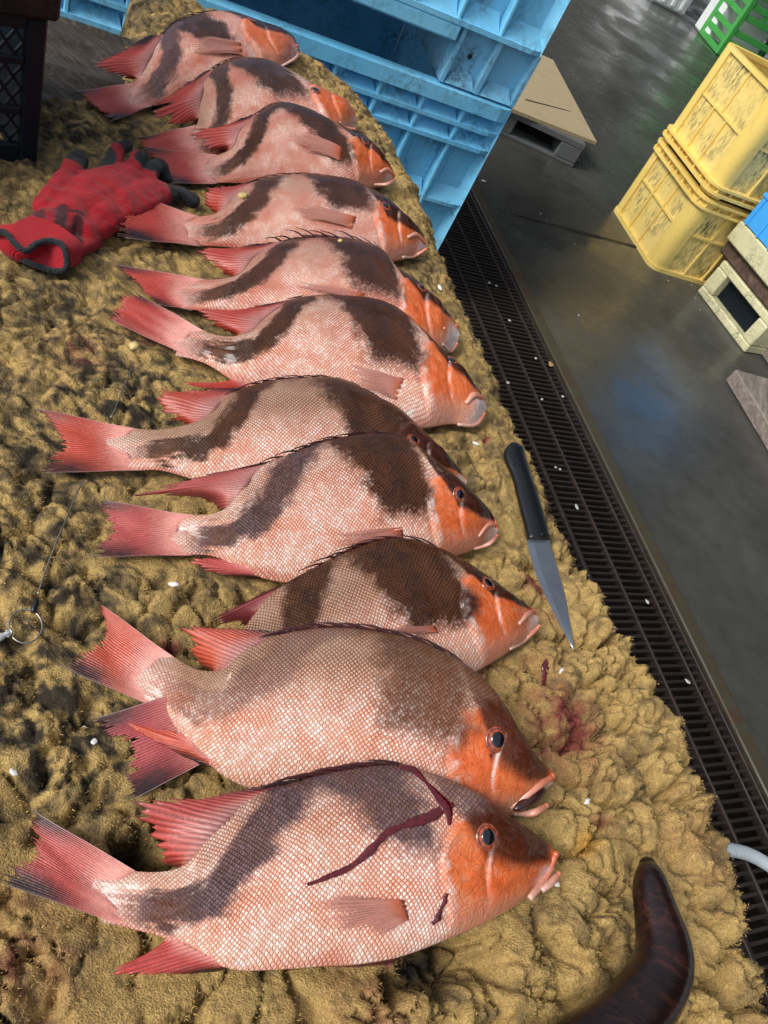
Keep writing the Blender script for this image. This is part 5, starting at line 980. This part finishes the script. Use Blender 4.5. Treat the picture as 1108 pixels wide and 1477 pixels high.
m = MB(); th_ = np.linspace(0, 2*np.pi, 49); m.tube([rcw+hx*math.cos(a)+hy*math.sin(a) for a in th_], .0008, 8, cap=False); m.build('ring', M['wire'], wl, True)
m = MB(); m.tube(crv([at(47, 884, rz+.002), at(50, 874, rz+.003), at(54, 862, rz+.003)], 8), [.0016, .0026, .0028, .0028, .0028, .0028, .0022, .0012], 10); m.build('crimp', M['handle'], wl, True)
sn = thing('snap_clip', 'small pale metal snap clip hooked on the wire ring at the left edge', 'clip', at(6, 917, rz))
m = MB(); m.tube(crv([at(-10, 921, rz+.002), at(0, 919, rz+.002), at(9, 915, rz+.002), at(15, 911, rz+.002)], 10), [.003, .0042, .0044, .0042, .0038, .003, .0026, .0026, .002, .0016], 10); m.build('clip_body', M['snap_metal'], sn, True)
m = MB(); m.tube(crv([at(8, 910, rz+.003), at(15, 908, rz+.004), at(17, 914, rz+.003), at(11, 919, rz+.002)], 12), .0010, 8); m.build('clip_loop', M['wire'], sn, True)

# ---- hose on the grate
m = MB(); m.tube(crv([W(-.75, 1.20, .05), W(-.50, 1.36, .06), at(1020, 1222, .10), at(1056, 1226, .075), at(1085, 1234, .055), at(1115, 1252, .045), at(1160, 1290, .04), at(1230, 1370, .05), W(.55, 2.0, .035), W(1.1, 2.4, .02)], 60), .0165, 16); tag(m.build('hose', M['hose_plastic'], smooth=True, origin=at(1085, 1234, .055)), 'pale translucent hose lying on the grate beside the table edge', 'hose')

# ---- crumbs, scales and scraps
def lump(name, px, py, sx, sy, sz, col, label, cat, seed=0, group=None, lift=.2):
    p, n = hit(px, py); k = ((p-CC)@FW)/FPX; r = np.random.default_rng(seed+int(px)); m = MB(); ang = r.uniform(0, 3.1); a = E1*math.cos(ang)+E2*math.sin(ang); b_ = -E1*math.sin(ang)+E2*math.cos(ang)
    n = n+np.array([0, 0, .3]); n /= np.linalg.norm(n); a = a-n*(a@n); a /= np.linalg.norm(a); b_ = np.cross(n, a)
    c = p+n*sz*k*lift
    m.ell(c, a*sx*k, b_*sy*k, n*sz*k, 12, 8); V = np.array(m.V); d = V-c; V = c + d*(1+.38*fbm(d[:, 0]/(sx*k)*1.4+seed+px, d[:, 1]/(sx*k)*1.4+d[:, 2]/(sx*k), seed, 2))[:, None]
    o = mesh_obj(name, V, m.F, M['crumb'], None, True, {'col': np.tile(np.array(col)*r.uniform(.9, 1.1), (len(V), 1))}, origin=c); return tag(o, label, cat, group)
YEL = (.55, .42, .17); WHT = (.72, .72, .68)
lump('bait_crumb', 350, 284, 7.5, 6, 5, YEL, 'yellow crumb stuck on the dark band of the fourth fish', 'crumb', 1)
lump('bait_crumb', 194, 500, 10, 8, 6, YEL, 'smooth yellow crumb on the carpet just below the sixth fish tail', 'crumb', 2)
lump('bait_crumb', 156, 112, 13, 8, 8, (.24, .21, .10), 'olive crumb under the dorsal fin of the farthest fish', 'crumb', 3)
lump('bait_crumb', 491, 348, 4, 3, 3, YEL, 'tiny yellow crumb near the raised dorsal spines of the fifth fish', 'crumb', 4)
for i, (x, y, a, b_, lab) in enumerate(((20,1114,8,4,'white fish scale on the carpet above the nearest fish tail'),(121,1052,5,4,'white scrap beside the tail of the ninth fish'),(136,1070,5,5,'bright white scrap just below another beside the ninth fish tail'),(251,843,8,5,'white scrap with a red thread left of the ninth fish'),(810,968,7,3,'white scrap beside the dark blood trickle'),(847,1156,6,4,'white scrap on the lumpy carpet right of the humpbacked fish snout'),(803,1275,5,4,'white scrap under the lip of the nearest fish'),(634,415,6,2.5,'white scale right of the fifth fish eye'),(686,640,7,2,'thin white scale above the knife handle, left of a blood dot'),(884,909,7,5,'pinkish scrap on the carpet right of the knife tip'))):
    lump('scrap', x, y, a, b_, 2.5, WHT if i != 9 else (.5, .22, .2), lab, 'scrap', 10+i)
lump('scrap', 260, 855, 7, 1.8, 2, (.4, .02, .04), 'red thread of flesh beside a white scrap left of the ninth fish', 'scrap', 30)
lump('scrap', 703, 636, 7, 5, 2, (.16, .01, .02), 'dark red scrap above the knife handle', 'scrap', 31)
FL = [(698,261,8,4),(706,408,4,3),(716,412,4,3),(735,462,4,3),(733,552,5,4),(773,517,4,3),(812,572,4,3),(782,576,4,3),(802,674,4,3),(808,677,4,3),(832,731,9,4),(934,868,7,4),(992,983,9,4),(795,525,10,7),(835,455,3,2)]
for i, (x, y, a, b_) in enumerate(FL):
    p = at(x, y, .006); k = ((p-CC)@FW)/FPX; m = MB(); r = np.random.default_rng(i); q = r.uniform(0, 3.1); u1 = E1*math.cos(q)+E2*math.sin(q); v1 = -E1*math.sin(q)+E2*math.cos(q)
    m.ell(p, u1*a*k*.6, v1*b_*k*.7, z3*.003, 10, 6); V = np.array(m.V); d = V-p; V = p+d*(1+.4*fbm(d[:, 0]*200+i, d[:, 1]*200, i, 2))[:, None]
    amb = i == 13
    lab = ['pale fish scrap lying on the drain grate or wet floor', 'orange brown scrap on the kerb edge of the drain grate'][amb]
    o = mesh_obj('scrap', V, m.F, M['crumb'], None, True, {'col': np.tile((.4, .26, .09) if amb else (.5, .5, .46), (len(V), 1))}, origin=p); tag(o, lab, 'scrap', None if amb else 'pale scraps dropped on the drain and floor')
for i, (x, y) in enumerate(((780,308),(913,328),(1003,430),(1010,447),(964,405),(998,411),(829,352))):
    p = at(x, y, .004); m = MB(); m.ell(p, E1*.007, E2*.005, z3*.002, 8, 5); tag(mesh_obj('scrap', m.V, m.F, M['crumb'], None, True, {'col': np.tile((.3, .3, .27), (len(m.V), 1))}, origin=p), 'pale fish scrap lying on the drain grate or wet floor', 'scrap', 'pale scraps dropped on the drain and floor')
